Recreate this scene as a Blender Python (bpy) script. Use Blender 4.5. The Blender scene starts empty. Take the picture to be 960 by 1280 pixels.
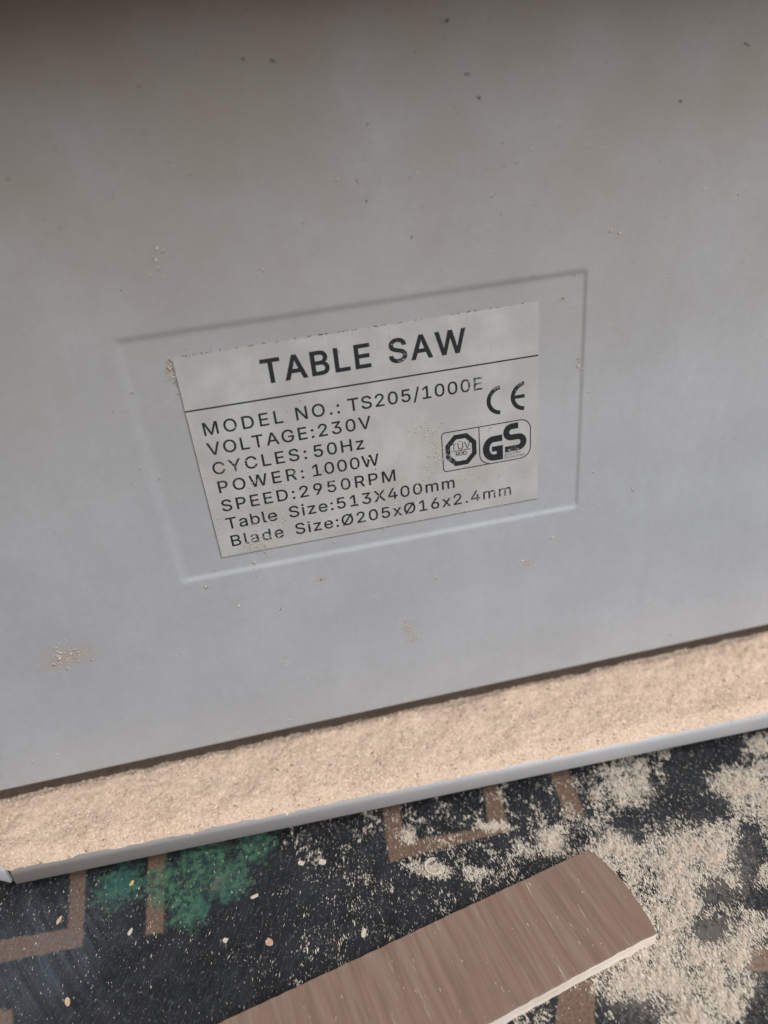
import bpy, math, random
import numpy as np
from mathutils import Matrix, Vector
from mathutils.geometry import tessellate_polygon, delaunay_2d_cdt

random.seed(4)
rng = np.random.default_rng(11)
S = bpy.context.scene
COL = S.collection

# ------------------------------------------------------------------ camera
# frame used below: millimetres, x along the saw panel (0 = middle of the rating plate),
# y into the saw (0 = face of the recess the plate sits in), z above the panel's bottom edge
FLOOR = -23.0                                   # floor level in that frame
F_PX, YAW, PITCH, ROLL = 930.694, 0.137, 0.535, -0.113
CAM = np.array([-31.16, -232.955, 235.899])


def cam_axes():
    cy, sy, cp, sp = math.cos(YAW), math.sin(YAW), math.cos(PITCH), math.sin(PITCH)
    f = np.array([sy * cp, cy * cp, -sp])
    r = np.array([cy, -sy, 0.0])
    u = np.cross(r, f)
    c, s = math.cos(ROLL), math.sin(ROLL)
    return c * r + s * u, -s * r + c * u, f


RT, UP, FW = cam_axes()


def at(px, py, z=FLOOR):
    """where the sight line through a photo point meets the level z (mm)"""
    d = (px - 480) / F_PX * RT - (py - 640) / F_PX * UP + FW
    return CAM + d * ((z - CAM[2]) / d[2])


def on_panel(px, py, y=0.0):
    d = (px - 480) / F_PX * RT - (py - 640) / F_PX * UP + FW
    return CAM + d * ((y - CAM[1]) / d[1])


def to_px(P):
    d = np.asarray(P, float) - CAM
    z = d @ FW
    return 480 + F_PX * (d @ RT) / z, 640 - F_PX * (d @ UP) / z


cam_d = bpy.data.cameras.new('camera')
cam = bpy.data.objects.new('camera', cam_d)
COL.objects.link(cam)
S.camera = cam
cam_d.sensor_fit = 'HORIZONTAL'
cam_d.sensor_width = 36.0
cam_d.lens = 36.0 * F_PX / 960.0
cam_d.clip_start, cam_d.clip_end = 0.005, 50.0
M = Matrix.Identity(4)
for i in range(3):
    M[i][0], M[i][1], M[i][2] = RT[i], UP[i], -FW[i]
M[0][3], M[1][3], M[2][3] = CAM[0] / 1000, CAM[1] / 1000, (CAM[2] - FLOOR) / 1000
cam.matrix_world = M
cam_d.dof.use_dof = True
cam_d.dof.focus_distance = 0.262
cam_d.dof.aperture_fstop = 7.5

# ------------------------------------------------------------------ world, lamps, exposure
wd = bpy.data.worlds.new('World')
S.world = wd
wd.use_nodes = True
bg = wd.node_tree.nodes['Background']
bg.inputs[0].default_value = (1.0, 0.83, 0.71, 1)
bg.inputs[1].default_value = 0.47


def area(name, loc, target, w, h, energy, col):
    ld = bpy.data.lights.new(name, 'AREA')
    ld.shape = 'RECTANGLE'
    ld.size, ld.size_y = w, h
    ld.energy = energy
    ld.color = col
    o = bpy.data.objects.new(name, ld)
    COL.objects.link(o)
    o.location = loc
    o.rotation_euler = (Vector(target) - Vector(loc)).to_track_quat('-Z', 'Y').to_euler()
    return o


area('workshop_lamp', (0.42, -0.74, 1.00), (0.04, -0.06, 0.04), 1.0, 1.2, 24.6, (0.80, 0.895, 1.0))

S.view_settings.view_transform = 'Standard'
S.view_settings.look = 'None'
S.view_settings.exposure = 0.13
S.view_settings.gamma = 1.0
S.render.filter_size = 2.1
S.cycles.use_denoising = True
S.cycles.max_bounces = 6


# ------------------------------------------------------------------ mesh helpers
def mesh_obj(name, V, Fc, mats, parent=None, smooth=False, origin=None, fmat=None):
    """V in mm (panel frame); one linked mesh object"""
    V = np.asarray(V, float).reshape(-1, 3) * 0.001
    V[:, 2] -= FLOOR * 0.001
    if origin is not None:
        og = np.array(origin, float) * 0.001
        og[2] -= FLOOR * 0.001
        V = V - og
    me = bpy.data.meshes.new(name)
    if isinstance(Fc, np.ndarray):
        n, k = Fc.shape
        me.vertices.add(len(V))
        me.vertices.foreach_set('co', V.astype(np.float32).ravel())
        me.loops.add(n * k)
        me.loops.foreach_set('vertex_index', Fc.astype(np.int32).ravel())
        me.polygons.add(n)
        me.polygons.foreach_set('loop_start', np.arange(0, n * k, k, dtype=np.int32))
        me.update(calc_edges=True)
        me.validate()
    else:
        me.from_pydata([tuple(v) for v in V], [], Fc)
    if not isinstance(mats, (list, tuple)):
        mats = [mats]
    for m in mats:
        me.materials.append(m)
    if fmat is not None:
        me.polygons.foreach_set('material_index', np.asarray(fmat, np.int32))
    if smooth is True:
        me.polygons.foreach_set('use_smooth', np.ones(len(me.polygons), bool))
    elif smooth is not False:
        me.polygons.foreach_set('use_smooth', np.asarray(smooth, bool))
    me.update()
    o = bpy.data.objects.new(name, me)
    COL.objects.link(o)
    if origin is not None:
        o.location = og
    if parent is not None:
        o.parent = parent
    return o


def tag(o, label=None, cat=None, group=None, kind=None):
    if label:
        o['label'] = label
    if cat:
        o['category'] = cat
    if group:
        o['group'] = group
    if kind:
        o['kind'] = kind
    return o


def empty(name, label, cat, loc=(0, 0, 0)):
    o = bpy.data.objects.new(name, None)
    COL.objects.link(o)
    o.location = loc
    o.empty_display_size = 0.02
    return tag(o, label, cat)


def box(x0, x1, y0, y1, z0, z1):
    V = [(x, y, z) for z in (z0, z1) for y in (y0, y1) for x in (x0, x1)]
    Fc = [(0, 2, 3, 1), (4, 5, 7, 6), (0, 1, 5, 4), (2, 6, 7, 3), (0, 4, 6, 2), (1, 3, 7, 5)]
    return V, Fc


def winding(p, loops):
    w = 0
    for l in loops:
        for i in range(len(l)):
            a, b = l[i - 1], l[i]
            s = (b[0] - a[0]) * (p[1] - a[1]) - (p[0] - a[0]) * (b[1] - a[1])
            if a[1] <= p[1] < b[1] and s > 0:
                w += 1
            elif b[1] <= p[1] < a[1] and s < 0:
                w -= 1
    return w


def prism(poly, y0, y1):
    """outline(s) in the x-z plane (non-zero winding) -> solid between y0 (front) and y1"""
    loops = poly if isinstance(poly[0][0], (tuple, list, np.ndarray)) else [poly]
    pts, edges = [], []
    for l in loops:
        k = len(pts)
        pts += [Vector((float(p[0]), float(p[1]))) for p in l]
        edges += [(k + i, k + (i + 1) % len(l)) for i in range(len(l))]
    cv, _, cf, *_ = delaunay_2d_cdt(pts, edges, [], 0, 1e-5)
    n = len(cv)
    V = [(p[0], y0, p[1]) for p in cv] + [(p[0], y1, p[1]) for p in cv]
    Fc, used = [], {}
    for t in cf:
        c = [cv[i] for i in t]
        m = sum(c, Vector((0, 0))) / len(c)
        if not winding((m[0], m[1]), loops):
            continue
        ar = (c[1][0] - c[0][0]) * (c[2][1] - c[0][1]) - (c[1][1] - c[0][1]) * (c[2][0] - c[0][0])
        t = tuple(t) if ar > 0 else tuple(reversed(t))
        Fc.append(t)
        Fc.append(tuple(i + n for i in reversed(t)))
        for i in range(len(t)):
            used[(t[i], t[(i + 1) % len(t)])] = True
    for a, b in list(used):
        if (b, a) not in used:
            Fc.append((a, a + n, b + n, b))
    return V, Fc


class MB:
    def __init__(self):
        self.V, self.F = [], []

    def add(self, VF):
        V, Fc = VF
        k = len(self.V)
        self.V += list(V)
        self.F += [tuple(i + k for i in f) for f in Fc]
        return self


# ------------------------------------------------------------------ value noise for shapes
def vnoise(x, y, seed=0):
    x = np.asarray(x, float)
    y = np.asarray(y, float)
    xi, yi = np.floor(x).astype(np.int64), np.floor(y).astype(np.int64)
    fx, fy = x - xi, y - yi
    fx, fy = fx * fx * (3 - 2 * fx), fy * fy * (3 - 2 * fy)

    def h(a, b):
        n = (a * 374761393 + b * 668265263 + seed * 974634533) & 0xffffffff
        n = ((n ^ (n >> 13)) * 1274126177) & 0xffffffff
        n = (n ^ (n >> 16)) & 0xffff
        return n / 65535.0
    return ((h(xi, yi) * (1 - fx) + h(xi + 1, yi) * fx) * (1 - fy)
            + (h(xi, yi + 1) * (1 - fx) + h(xi + 1, yi + 1) * fx) * fy)


def fbm(x, y, octs=4, seed=0):
    s, a, t = 0, 0.5, 0
    for k in range(octs):
        s = s + a * vnoise(x * 2 ** k + 13.7 * k, y * 2 ** k - 7.1 * k, seed + k)
        t += a
        a *= 0.5
    return s / t


def sstep(a, b, x):
    t = np.clip((x - a) / (b - a), 0, 1)
    return t * t * (3 - 2 * t)


# ------------------------------------------------------------------ node helpers
class NT:
    def __init__(self, name):
        self.m = bpy.data.materials.new(name)
        self.m.use_nodes = True
        self.t = self.m.node_tree
        self.b = self.t.nodes['Principled BSDF']
        co = self.t.nodes.new('ShaderNodeTexCoord')
        self.obj = co.outputs['Object']
        self.mm = self.vmath('SCALE', self.obj, 1000.0)

    def new(self, ty, **kw):
        n = self.t.nodes.new(ty)
        for k, v in kw.items():
            setattr(n, k, v)
        return n

    def put(self, sock, v):
        if isinstance(v, bpy.types.NodeSocket):
            self.t.links.new(v, sock)
        else:
            sock.default_value = v

    def math(self, op, a, b=0.0, c=0.0, clamp=False):
        n = self.new('ShaderNodeMath', operation=op, use_clamp=clamp)
        for i, v in enumerate((a, b, c)):
            self.put(n.inputs[i], v)
        return n.outputs[0]

    def vmath(self, op, a, b=None):
        n = self.new('ShaderNodeVectorMath', operation=op)
        self.put(n.inputs[0], a)
        if op == 'SCALE':
            self.put(n.inputs['Scale'], b)
        elif b is not None:
            self.put(n.inputs[1], b)
        return n.outputs['Value'] if op in ('LENGTH', 'DOT_PRODUCT', 'DISTANCE') else n.outputs['Vector']

    def noise(self, vec, scale, detail=3.0, rough=0.55, dist=0.0, color=False):
        n = self.new('ShaderNodeTexNoise')
        self.put(n.inputs['Vector'], vec)
        n.inputs['Scale'].default_value = scale
        n.inputs['Detail'].default_value = detail
        n.inputs['Roughness'].default_value = rough
        n.inputs['Distortion'].default_value = dist
        return n.outputs['Color' if color else 'Fac']

    def ramp(self, v, a, b, lo=0.0, hi=1.0):
        n = self.new('ShaderNodeMapRange', interpolation_type='SMOOTHSTEP')
        self.put(n.inputs['Value'], v)
        self.put(n.inputs['From Min'], a)
        self.put(n.inputs['From Max'], b)
        self.put(n.inputs['To Min'], lo)
        self.put(n.inputs['To Max'], hi)
        return n.outputs['Result']

    def mix(self, f, a, b):
        n = self.new('ShaderNodeMix', data_type='RGBA')
        self.put(n.inputs[0], f)
        for s, v in ((n.inputs[6], a), (n.inputs[7], b)):
            self.put(s, v if isinstance(v, bpy.types.NodeSocket) else (v[0], v[1], v[2], 1.0))
        return n.outputs[2]

    def blob(self, vec, c, r, ang=0.0):
        """1 at the centre of an ellipse (mm), 0 outside; r has 0 on the axis to ignore"""
        v = self.vmath('SUBTRACT', vec, c)
        v = self.vmath('MULTIPLY', v, tuple(0 if k == 0 else 1 / k for k in r))
        return self.ramp(self.vmath('LENGTH', v), 1.0, 0.0)

    def add_all(self, L, op='MAXIMUM'):
        o = L[0]
        for k in L[1:]:
            o = self.math(op, o, k)
        return o

    def quad(self, vec, pts, soft):
        """1 inside a convex outline in the x-y plane (mm)"""
        out = None
        ar = sum(pts[i - 1][0] * pts[i][1] - pts[i][0] * pts[i - 1][1] for i in range(len(pts)))
        if ar < 0:
            pts = pts[::-1]
        for i in range(len(pts)):
            a, b = np.array(pts[i - 1][:2]), np.array(pts[i][:2])
            e = (b - a) / np.linalg.norm(b - a)
            n = (-e[1], e[0], 0)
            d = self.math('SUBTRACT', self.vmath('DOT_PRODUCT', vec, n), float(n[0] * a[0] + n[1] * a[1]))
            out = d if out is None else self.math('MINIMUM', out, d)
        return self.ramp(out, -soft, soft)

    def bump(self, h, strength, dist):
        n = self.new('ShaderNodeBump')
        n.inputs['Strength'].default_value = strength
        n.inputs['Distance'].default_value = dist
        self.put(n.inputs['Height'], h)
        self.t.links.new(n.outputs[0], self.b.inputs['Normal'])

    def out(self, color, rough, metal=0.0, spec=0.5):
        self.put(self.b.inputs['Base Color'], color if isinstance(color, bpy.types.NodeSocket) else (*color, 1))
        self.put(self.b.inputs['Roughness'], rough)
        self.put(self.b.inputs['Metallic'], metal)
        self.b.inputs['Specular IOR Level'].default_value = spec
        return self.m


# ---- letter outlines (thousandths of a size-1 glyph)
GLYPHS = {
    '.': (188, [[[50,41],[51,53],[55,64],[63,73],[73,81],[95,87],[118,81],[128,73],[135,64],[140,53],[141,41],[140,29],[135,18],[128,9],[118,1],[107,-3],[95,-4],[83,-3],[73,1],[63,9],[55,18],[51,29]]]),
    '/': (249, [[[14,-76],[178,533],[235,533],[71,-76]]]),
    '0': (453, [[[48,254],[50,306],[57,353],[69,395],[85,431],[106,461],[130,484],[159,502],[191,512],[227,516],[262,512],[295,502],[323,484],[348,461],[368,431],[384,395],[396,353],[403,306],[405,254],[403,202],[396,155],[384,113],[368,77],[348,48],[323,24],[295,7],[263,-3],[227,-7],[191,-3],[158,7],[130,24],[105,48],[85,77],[69,113],[57,155],[50,202]],[[109,254],[115,176],[123,144],[134,116],[147,92],[163,74],[182,60],[203,52],[227,50],[250,52],[271,60],[290,74],[306,92],[320,116],[330,144],[338,176],[344,254],[338,332],[330,365],[320,393],[306,416],[290,435],[271,449],[250,457],[227,460],[203,457],[182,449],[163,435],[147,416],[134,393],[123,365],[115,332]]]),
    '1': (453, [[[76,0],[76,55],[391,55],[391,0]],[[86,358],[86,427],[198,509],[276,509],[276,0],[212,0],[212,448],[209,448]]]),
    '2': (453, [[[64,0],[64,47],[282,282],[294,298],[311,327],[316,341],[320,371],[319,389],[315,405],[308,419],[298,431],[287,441],[258,455],[224,460],[188,454],[172,447],[159,438],[148,427],[132,398],[128,381],[127,362],[66,362],[68,391],[75,418],[86,442],[102,464],[121,482],[143,496],[168,507],[196,513],[225,516],[254,513],[281,507],[306,497],[328,482],[346,465],[361,445],[372,423],[379,398],[381,372],[377,336],[371,318],[363,299],[351,280],[317,235],[153,60],[153,57],[389,57],[389,0]]]),
    '3': (453, [[[44,132],[109,132],[112,115],[118,100],[126,87],[150,66],[182,54],[219,50],[239,51],[258,55],[291,69],[304,80],[315,93],[323,108],[328,125],[329,145],[328,163],[323,180],[316,196],[306,211],[275,234],[254,241],[229,246],[157,248],[157,299],[288,448],[288,452],[70,452],[70,509],[372,509],[372,461],[211,278],[211,289],[247,290],[279,286],[308,276],[333,262],[354,244],[371,222],[383,198],[391,173],[393,145],[390,116],[383,90],[370,66],[354,45],[333,27],[309,12],[281,2],[251,-5],[218,-7],[188,-5],[159,1],[133,10],[108,22],[88,38],[70,57],[57,79],[48,104]]]),
    '4': (453, [[[40,105],[40,158],[247,509],[311,509],[109,166],[109,163],[413,163],[413,105]],[[282,0],[282,318],[343,318],[343,0]]]),
    '5': (453, [[[60,130],[122,130],[130,102],[138,89],[148,78],[173,60],[188,54],[204,51],[241,51],[259,56],[276,64],[291,75],[304,89],[314,104],[322,122],[328,162],[326,183],[314,221],[303,237],[290,251],[275,262],[257,270],[238,275],[218,277],[201,276],[167,268],[139,255],[128,246],[67,253],[96,509],[366,509],[366,452],[151,452],[134,301],[148,311],[178,325],[194,330],[229,334],[274,328],[294,321],[313,311],[330,299],[345,285],[370,251],[379,231],[386,210],[390,187],[391,163],[388,132],[381,102],[369,76],[352,52],[332,32],[309,15],[282,3],[253,-4],[221,-7],[192,-5],[165,1],[140,11],[118,25],[99,41],[83,60],[71,82],[63,105]]]),
    '6': (453, [[[64,162],[65,187],[71,212],[80,239],[93,268],[112,302],[137,340],[252,509],[322,509],[151,261],[145,261],[165,288],[184,302],[208,311],[235,314],[265,312],[291,305],[316,295],[337,280],[355,262],[370,240],[380,215],[387,187],[389,157],[387,127],[379,98],[368,73],[352,50],[333,30],[310,14],[284,3],[257,-4],[226,-7],[196,-4],[168,3],[142,15],[119,31],[100,51],[84,74],[73,101],[66,130]],[[125,158],[126,138],[131,119],[138,102],[148,86],[160,73],[174,63],[190,55],[207,50],[226,48],[245,50],[263,55],[279,63],[293,73],[314,101],[322,119],[326,137],[326,178],[322,196],[314,213],[293,241],[279,251],[263,259],[245,264],[207,264],[174,252],[160,241],[148,229],[138,214],[126,179]]]),
    '9': (453, [[[64,352],[66,382],[73,411],[85,436],[101,459],[120,479],[143,494],[168,506],[196,513],[226,516],[256,513],[285,506],[310,494],[333,478],[352,458],[368,434],[380,408],[387,378],[389,347],[387,322],[382,296],[373,270],[359,240],[340,207],[200,0],[130,0],[301,248],[307,248],[302,238],[287,221],[268,207],[245,198],[232,195],[218,195],[188,197],[161,203],[137,214],[116,229],[98,247],[83,269],[72,294],[66,321]],[[125,352],[131,313],[138,295],[148,280],[174,257],[207,245],[226,243],[245,245],[263,249],[279,257],[293,267],[305,280],[322,312],[326,330],[326,371],[322,390],[305,422],[293,435],[279,446],[263,454],[245,459],[207,459],[190,454],[174,446],[160,435],[148,423],[138,407],[131,390]]]),
    ':': (188, [[[50,41],[51,53],[55,64],[63,73],[73,81],[95,87],[118,81],[128,73],[135,64],[140,53],[141,41],[140,29],[135,18],[128,9],[118,1],[107,-3],[95,-4],[83,-3],[73,1],[63,9],[55,18],[51,29]],[[50,316],[51,328],[55,339],[63,349],[73,356],[95,362],[118,356],[128,349],[140,328],[141,316],[140,304],[128,284],[107,272],[95,271],[83,272],[63,284],[55,294],[51,304]]]),
    'A': (480, [[[16,0],[201,509],[276,509],[463,0],[395,0],[287,302],[232,478],[245,478],[213,371],[191,302],[85,0]],[[110,142],[110,199],[370,199],[370,142]]]),
    'B': (456, [[[60,0],[60,509],[241,509],[274,507],[304,501],[329,491],[350,477],[367,461],[381,442],[390,421],[396,398],[398,374],[397,353],[387,320],[368,295],[343,278],[315,267],[315,262],[331,260],[347,254],[378,234],[391,220],[402,203],[411,184],[416,161],[418,136],[416,111],[410,88],[400,67],[386,48],[368,31],[344,18],[317,8],[284,2],[247,0]],[[125,57],[245,57],[281,60],[309,67],[330,80],[344,96],[353,115],[355,137],[354,153],[350,169],[342,184],[333,197],[320,209],[306,218],[289,225],[248,231],[125,231]],[[125,285],[238,285],[273,290],[302,304],[314,314],[323,326],[335,355],[336,372],[333,393],[326,412],[313,429],[294,442],[270,449],[240,452],[125,452]]]),
    'C': (510, [[[40,254],[44,305],[53,352],[70,393],[92,429],[119,459],[150,484],[186,501],[225,512],[267,516],[317,511],[362,496],[383,485],[419,456],[435,438],[459,397],[467,373],[473,348],[408,348],[404,365],[389,395],[380,407],[357,428],[344,437],[315,449],[300,453],[267,456],[237,453],[209,445],[184,432],[161,414],[141,391],[125,364],[113,332],[106,295],[103,254],[106,213],[113,177],[125,145],[141,117],[161,94],[184,76],[210,63],[237,56],[267,53],[300,56],[315,60],[344,72],[369,90],[389,114],[397,128],[404,144],[408,160],[473,160],[459,112],[435,71],[420,53],[383,24],[363,13],[317,-2],[293,-6],[267,-7],[225,-3],[186,7],[150,25],[119,49],[92,79],[70,115],[53,157],[44,203]]]),
    'D': (502, [[[93,452],[93,509],[225,509],[273,505],[315,495],[353,478],[385,455],[412,426],[433,391],[449,351],[458,306],[462,255],[458,205],[449,159],[433,119],[411,83],[384,54],[351,31],[312,14],[268,3],[219,0],[96,0],[96,57],[215,57],[254,60],[288,68],[318,81],[343,99],[363,122],[379,149],[390,181],[397,216],[399,255],[397,294],[390,329],[379,361],[364,388],[344,410],[320,428],[291,441],[258,449],[221,452]],[[60,0],[60,509],[125,509],[125,0]]]),
    'E': (419, [[[60,0],[60,509],[372,509],[372,452],[125,452],[125,286],[355,286],[355,229],[125,229],[125,57],[375,57],[375,0]]]),
    'G': (520, [[[40,254],[43,305],[53,352],[69,393],[91,429],[117,459],[149,484],[184,501],[223,512],[265,516],[291,514],[340,504],[384,483],[421,453],[436,436],[460,395],[474,349],[408,349],[395,379],[378,406],[356,427],[344,436],[330,443],[300,453],[265,456],[236,453],[209,445],[183,432],[160,414],[141,392],[125,364],[113,332],[106,295],[103,254],[106,213],[113,177],[125,145],[141,117],[161,95],[184,76],[210,63],[238,56],[269,53],[296,55],[322,61],[345,71],[365,85],[382,102],[396,123],[407,147],[413,173],[415,202],[434,199],[283,199],[283,256],[478,256],[478,200],[475,160],[466,124],[451,91],[431,62],[406,38],[377,19],[344,5],[308,-4],[269,-7],[225,-3],[185,7],[149,25],[118,49],[91,79],[69,116],[53,157],[43,203]]]),
    'H': (517, [[[60,0],[60,509],[125,509],[125,289],[392,289],[392,509],[457,509],[457,0],[392,0],[392,232],[125,232],[125,0]]]),
    'L': (393, [[[60,0],[60,509],[125,509],[125,57],[361,57],[361,0]]]),
    'M': (628, [[[60,0],[60,509],[152,509],[284,170],[322,49],[307,49],[349,179],[476,509],[568,509],[568,0],[504,0],[504,327],[507,457],[513,457],[477,348],[342,0],[286,0],[170,291],[112,457],[119,457],[121,386],[122,0]]]),
    'N': (523, [[[60,0],[60,509],[136,509],[363,151],[388,107],[414,55],[405,54],[399,142],[399,509],[463,509],[463,0],[387,0],[168,346],[108,452],[119,454],[125,313],[125,0]]]),
    'O': (533, [[[40,254],[44,305],[53,352],[70,393],[92,429],[119,459],[150,484],[186,501],[225,512],[267,516],[309,512],[348,501],[384,484],[415,459],[442,429],[464,393],[480,352],[490,305],[493,254],[490,203],[480,157],[464,115],[442,79],[415,49],[384,25],[348,7],[309,-3],[267,-7],[225,-3],[186,7],[150,25],[119,49],[92,79],[70,115],[53,157],[44,203]],[[103,254],[106,213],[113,176],[125,144],[142,117],[161,94],[184,76],[210,63],[237,55],[267,53],[296,55],[324,63],[349,76],[372,94],[392,116],[408,144],[420,176],[428,213],[430,254],[428,295],[420,332],[408,365],[392,392],[372,415],[349,433],[324,446],[296,453],[267,456],[237,453],[210,445],[184,433],[161,415],[142,392],[125,364],[113,332],[106,295]]]),
    'P': (445, [[[60,0],[60,509],[235,509],[272,506],[305,499],[332,487],[356,471],[375,452],[390,430],[400,404],[407,377],[409,348],[407,318],[400,291],[390,265],[375,243],[356,223],[332,207],[305,195],[272,188],[235,186],[109,186],[109,242],[233,242],[257,244],[279,248],[297,256],[312,266],[324,279],[333,294],[343,328],[343,367],[333,402],[324,416],[312,428],[297,439],[279,446],[257,451],[232,452],[125,452],[125,0]]]),
    'R': (449, [[[60,0],[60,509],[236,509],[273,506],[305,500],[333,489],[356,473],[376,455],[390,433],[401,408],[407,381],[409,352],[407,323],[401,296],[390,271],[376,250],[356,232],[333,217],[305,206],[273,200],[236,198],[96,198],[96,255],[258,256],[280,260],[298,267],[313,276],[325,287],[334,300],[344,333],[344,371],[334,405],[325,419],[313,430],[298,440],[258,451],[125,452],[125,0]],[[230,229],[303,229],[428,0],[353,0]]]),
    'S': (447, [[[38,137],[104,137],[108,118],[114,102],[123,88],[150,66],[185,53],[224,49],[246,50],[267,54],[286,60],[317,79],[329,92],[338,106],[344,122],[346,139],[344,154],[340,168],[332,179],[322,189],[296,205],[263,217],[184,239],[145,253],[112,269],[86,289],[67,313],[56,341],[52,372],[54,400],[62,425],[75,448],[92,468],[113,484],[138,498],[165,508],[195,514],[227,516],[259,514],[289,508],[316,498],[340,484],[360,468],[377,449],[390,427],[398,403],[401,378],[337,378],[332,402],[320,421],[302,437],[280,449],[254,456],[225,459],[185,454],[167,448],[152,440],[139,430],[121,405],[115,376],[117,359],[122,345],[131,334],[155,315],[198,297],[279,275],[312,264],[344,248],[359,238],[384,213],[395,198],[407,161],[408,139],[406,112],[399,87],[386,64],[370,43],[349,25],[323,11],[294,0],[261,-7],[224,-9],[188,-7],[156,-1],[128,9],[102,23],[81,40],[64,60],[51,83],[42,109]]]),
    'T': (449, [[[32,452],[32,509],[417,509],[417,452],[257,452],[257,0],[193,0],[193,452]]]),
    'V': (480, [[[16,509],[84,509],[207,164],[248,31],[235,31],[257,107],[283,187],[395,509],[463,509],[278,0],[204,0]]]),
    'W': (686, [[[16,509],[82,509],[172,162],[197,40],[189,40],[203,111],[306,509],[380,509],[462,196],[497,40],[488,40],[506,128],[603,509],[670,509],[530,0],[455,0],[362,345],[351,391],[336,475],[350,475],[330,371],[230,0],[155,0]]]),
    'X': (474, [[[18,0],[217,284],[217,236],[29,509],[104,509],[188,386],[230,318],[243,292],[232,292],[258,339],[288,386],[374,509],[446,509],[259,239],[259,287],[456,0],[382,0],[275,154],[230,231],[244,231],[213,176],[91,0]]]),
    'Y': (472, [[[16,509],[91,509],[203,327],[231,274],[250,230],[224,230],[242,275],[280,344],[381,509],[455,509],[268,208],[268,0],[203,0],[203,208]]]),
    'a': (389, [[[30,108],[36,146],[43,161],[53,174],[64,184],[78,193],[92,200],[125,211],[257,231],[271,240],[276,255],[272,285],[267,297],[260,307],[240,322],[212,330],[178,330],[149,322],[137,316],[118,301],[110,292],[100,274],[41,291],[51,313],[64,331],[79,346],[95,358],[114,368],[133,375],[173,383],[208,384],[239,379],[271,369],[300,350],[312,336],[322,320],[330,301],[335,278],[337,251],[337,0],[277,0],[277,52],[272,52],[260,34],[242,16],[215,1],[199,-4],[160,-9],[115,-3],[94,5],[76,15],[60,29],[48,45],[38,63],[32,84]],[[92,105],[96,82],[102,72],[109,64],[130,52],[142,48],[170,45],[211,51],[242,68],[254,80],[263,93],[274,122],[276,138],[276,190],[267,184],[251,180],[221,174],[161,166],[134,159],[112,147],[103,139],[97,130],[93,118]]]),
    'b': (424, [[[53,0],[53,509],[114,509],[114,319],[118,319],[137,346],[158,364],[171,373],[188,379],[207,383],[229,384],[259,382],[287,374],[313,361],[335,342],[354,320],[370,293],[381,261],[388,227],[390,189],[388,151],[381,116],[370,84],[355,57],[336,34],[313,16],[288,3],[260,-6],[229,-8],[208,-7],[189,-3],[172,4],[147,21],[123,50],[118,59],[112,59],[112,0]],[[113,189],[114,162],[118,138],[125,115],[135,95],[147,78],[162,65],[179,55],[198,49],[220,47],[242,49],[262,55],[279,66],[294,80],[306,97],[316,117],[323,139],[327,163],[327,215],[323,239],[316,261],[307,281],[295,298],[280,311],[262,322],[243,328],[220,330],[198,328],[178,322],[161,312],[147,299],[134,282],[125,263],[118,241],[114,216]]]),
    'c': (396, [[[34,187],[37,225],[44,260],[56,291],[72,318],[93,341],[117,360],[144,374],[174,382],[226,384],[260,377],[276,371],[305,356],[330,335],[349,308],[362,277],[303,262],[300,272],[290,289],[270,311],[242,325],[231,328],[207,330],[184,328],[163,321],[145,310],[130,296],[118,278],[108,258],[102,236],[96,187],[102,139],[108,117],[118,97],[130,80],[145,66],[163,55],[184,49],[207,46],[220,47],[253,55],[271,66],[292,89],[304,117],[363,102],[350,70],[331,43],[306,21],[292,12],[261,-1],[244,-5],[207,-8],[174,-5],[144,3],[117,16],[93,35],[72,58],[56,85],[44,116],[37,150]]]),
    'd': (424, [[[34,189],[36,227],[43,261],[55,293],[70,320],[89,342],[112,361],[137,374],[165,382],[196,384],[218,383],[237,379],[253,373],[267,364],[287,346],[306,319],[311,319],[311,509],[372,509],[372,0],[313,0],[313,59],[307,59],[287,31],[266,12],[236,-3],[217,-7],[195,-8],[165,-6],[137,3],[111,16],[89,34],[70,57],[55,84],[43,116],[36,151]],[[96,189],[102,139],[109,117],[118,97],[130,80],[145,66],[162,55],[182,49],[205,47],[226,49],[246,55],[263,65],[278,78],[290,95],[299,115],[306,138],[312,189],[306,241],[300,263],[290,282],[278,299],[263,312],[246,322],[227,328],[205,330],[182,328],[162,322],[145,311],[130,298],[118,281],[108,261],[102,239]]]),
    'e': (404, [[[34,187],[36,224],[44,258],[55,290],[71,317],[91,340],[115,359],[142,373],[172,382],[205,384],[246,380],[285,366],[303,355],[319,341],[334,324],[347,305],[357,282],[365,256],[370,227],[371,169],[75,169],[75,221],[338,221],[310,202],[308,226],[298,269],[277,301],[263,314],[246,323],[227,328],[205,330],[183,328],[164,323],[146,313],[131,301],[119,286],[109,270],[97,231],[96,178],[98,151],[102,127],[110,106],[121,88],[135,73],[151,61],[169,53],[190,48],[212,46],[241,49],[265,58],[276,65],[294,82],[306,105],[365,91],[358,72],[348,55],[335,39],[320,26],[283,4],[261,-3],[237,-7],[212,-8],[177,-5],[145,3],[117,16],[92,35],[72,58],[56,85],[44,116],[37,150]]]),
    'f': (254, [[[6,327],[6,379],[228,379],[228,327]],[[81,0],[81,432],[82,452],[87,470],[96,486],[107,499],[120,510],[135,519],[152,525],[169,529],[201,530],[238,523],[243,521],[227,468],[202,474],[178,472],[164,468],[154,460],[147,449],[143,435],[142,419],[142,0]]]),
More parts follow.
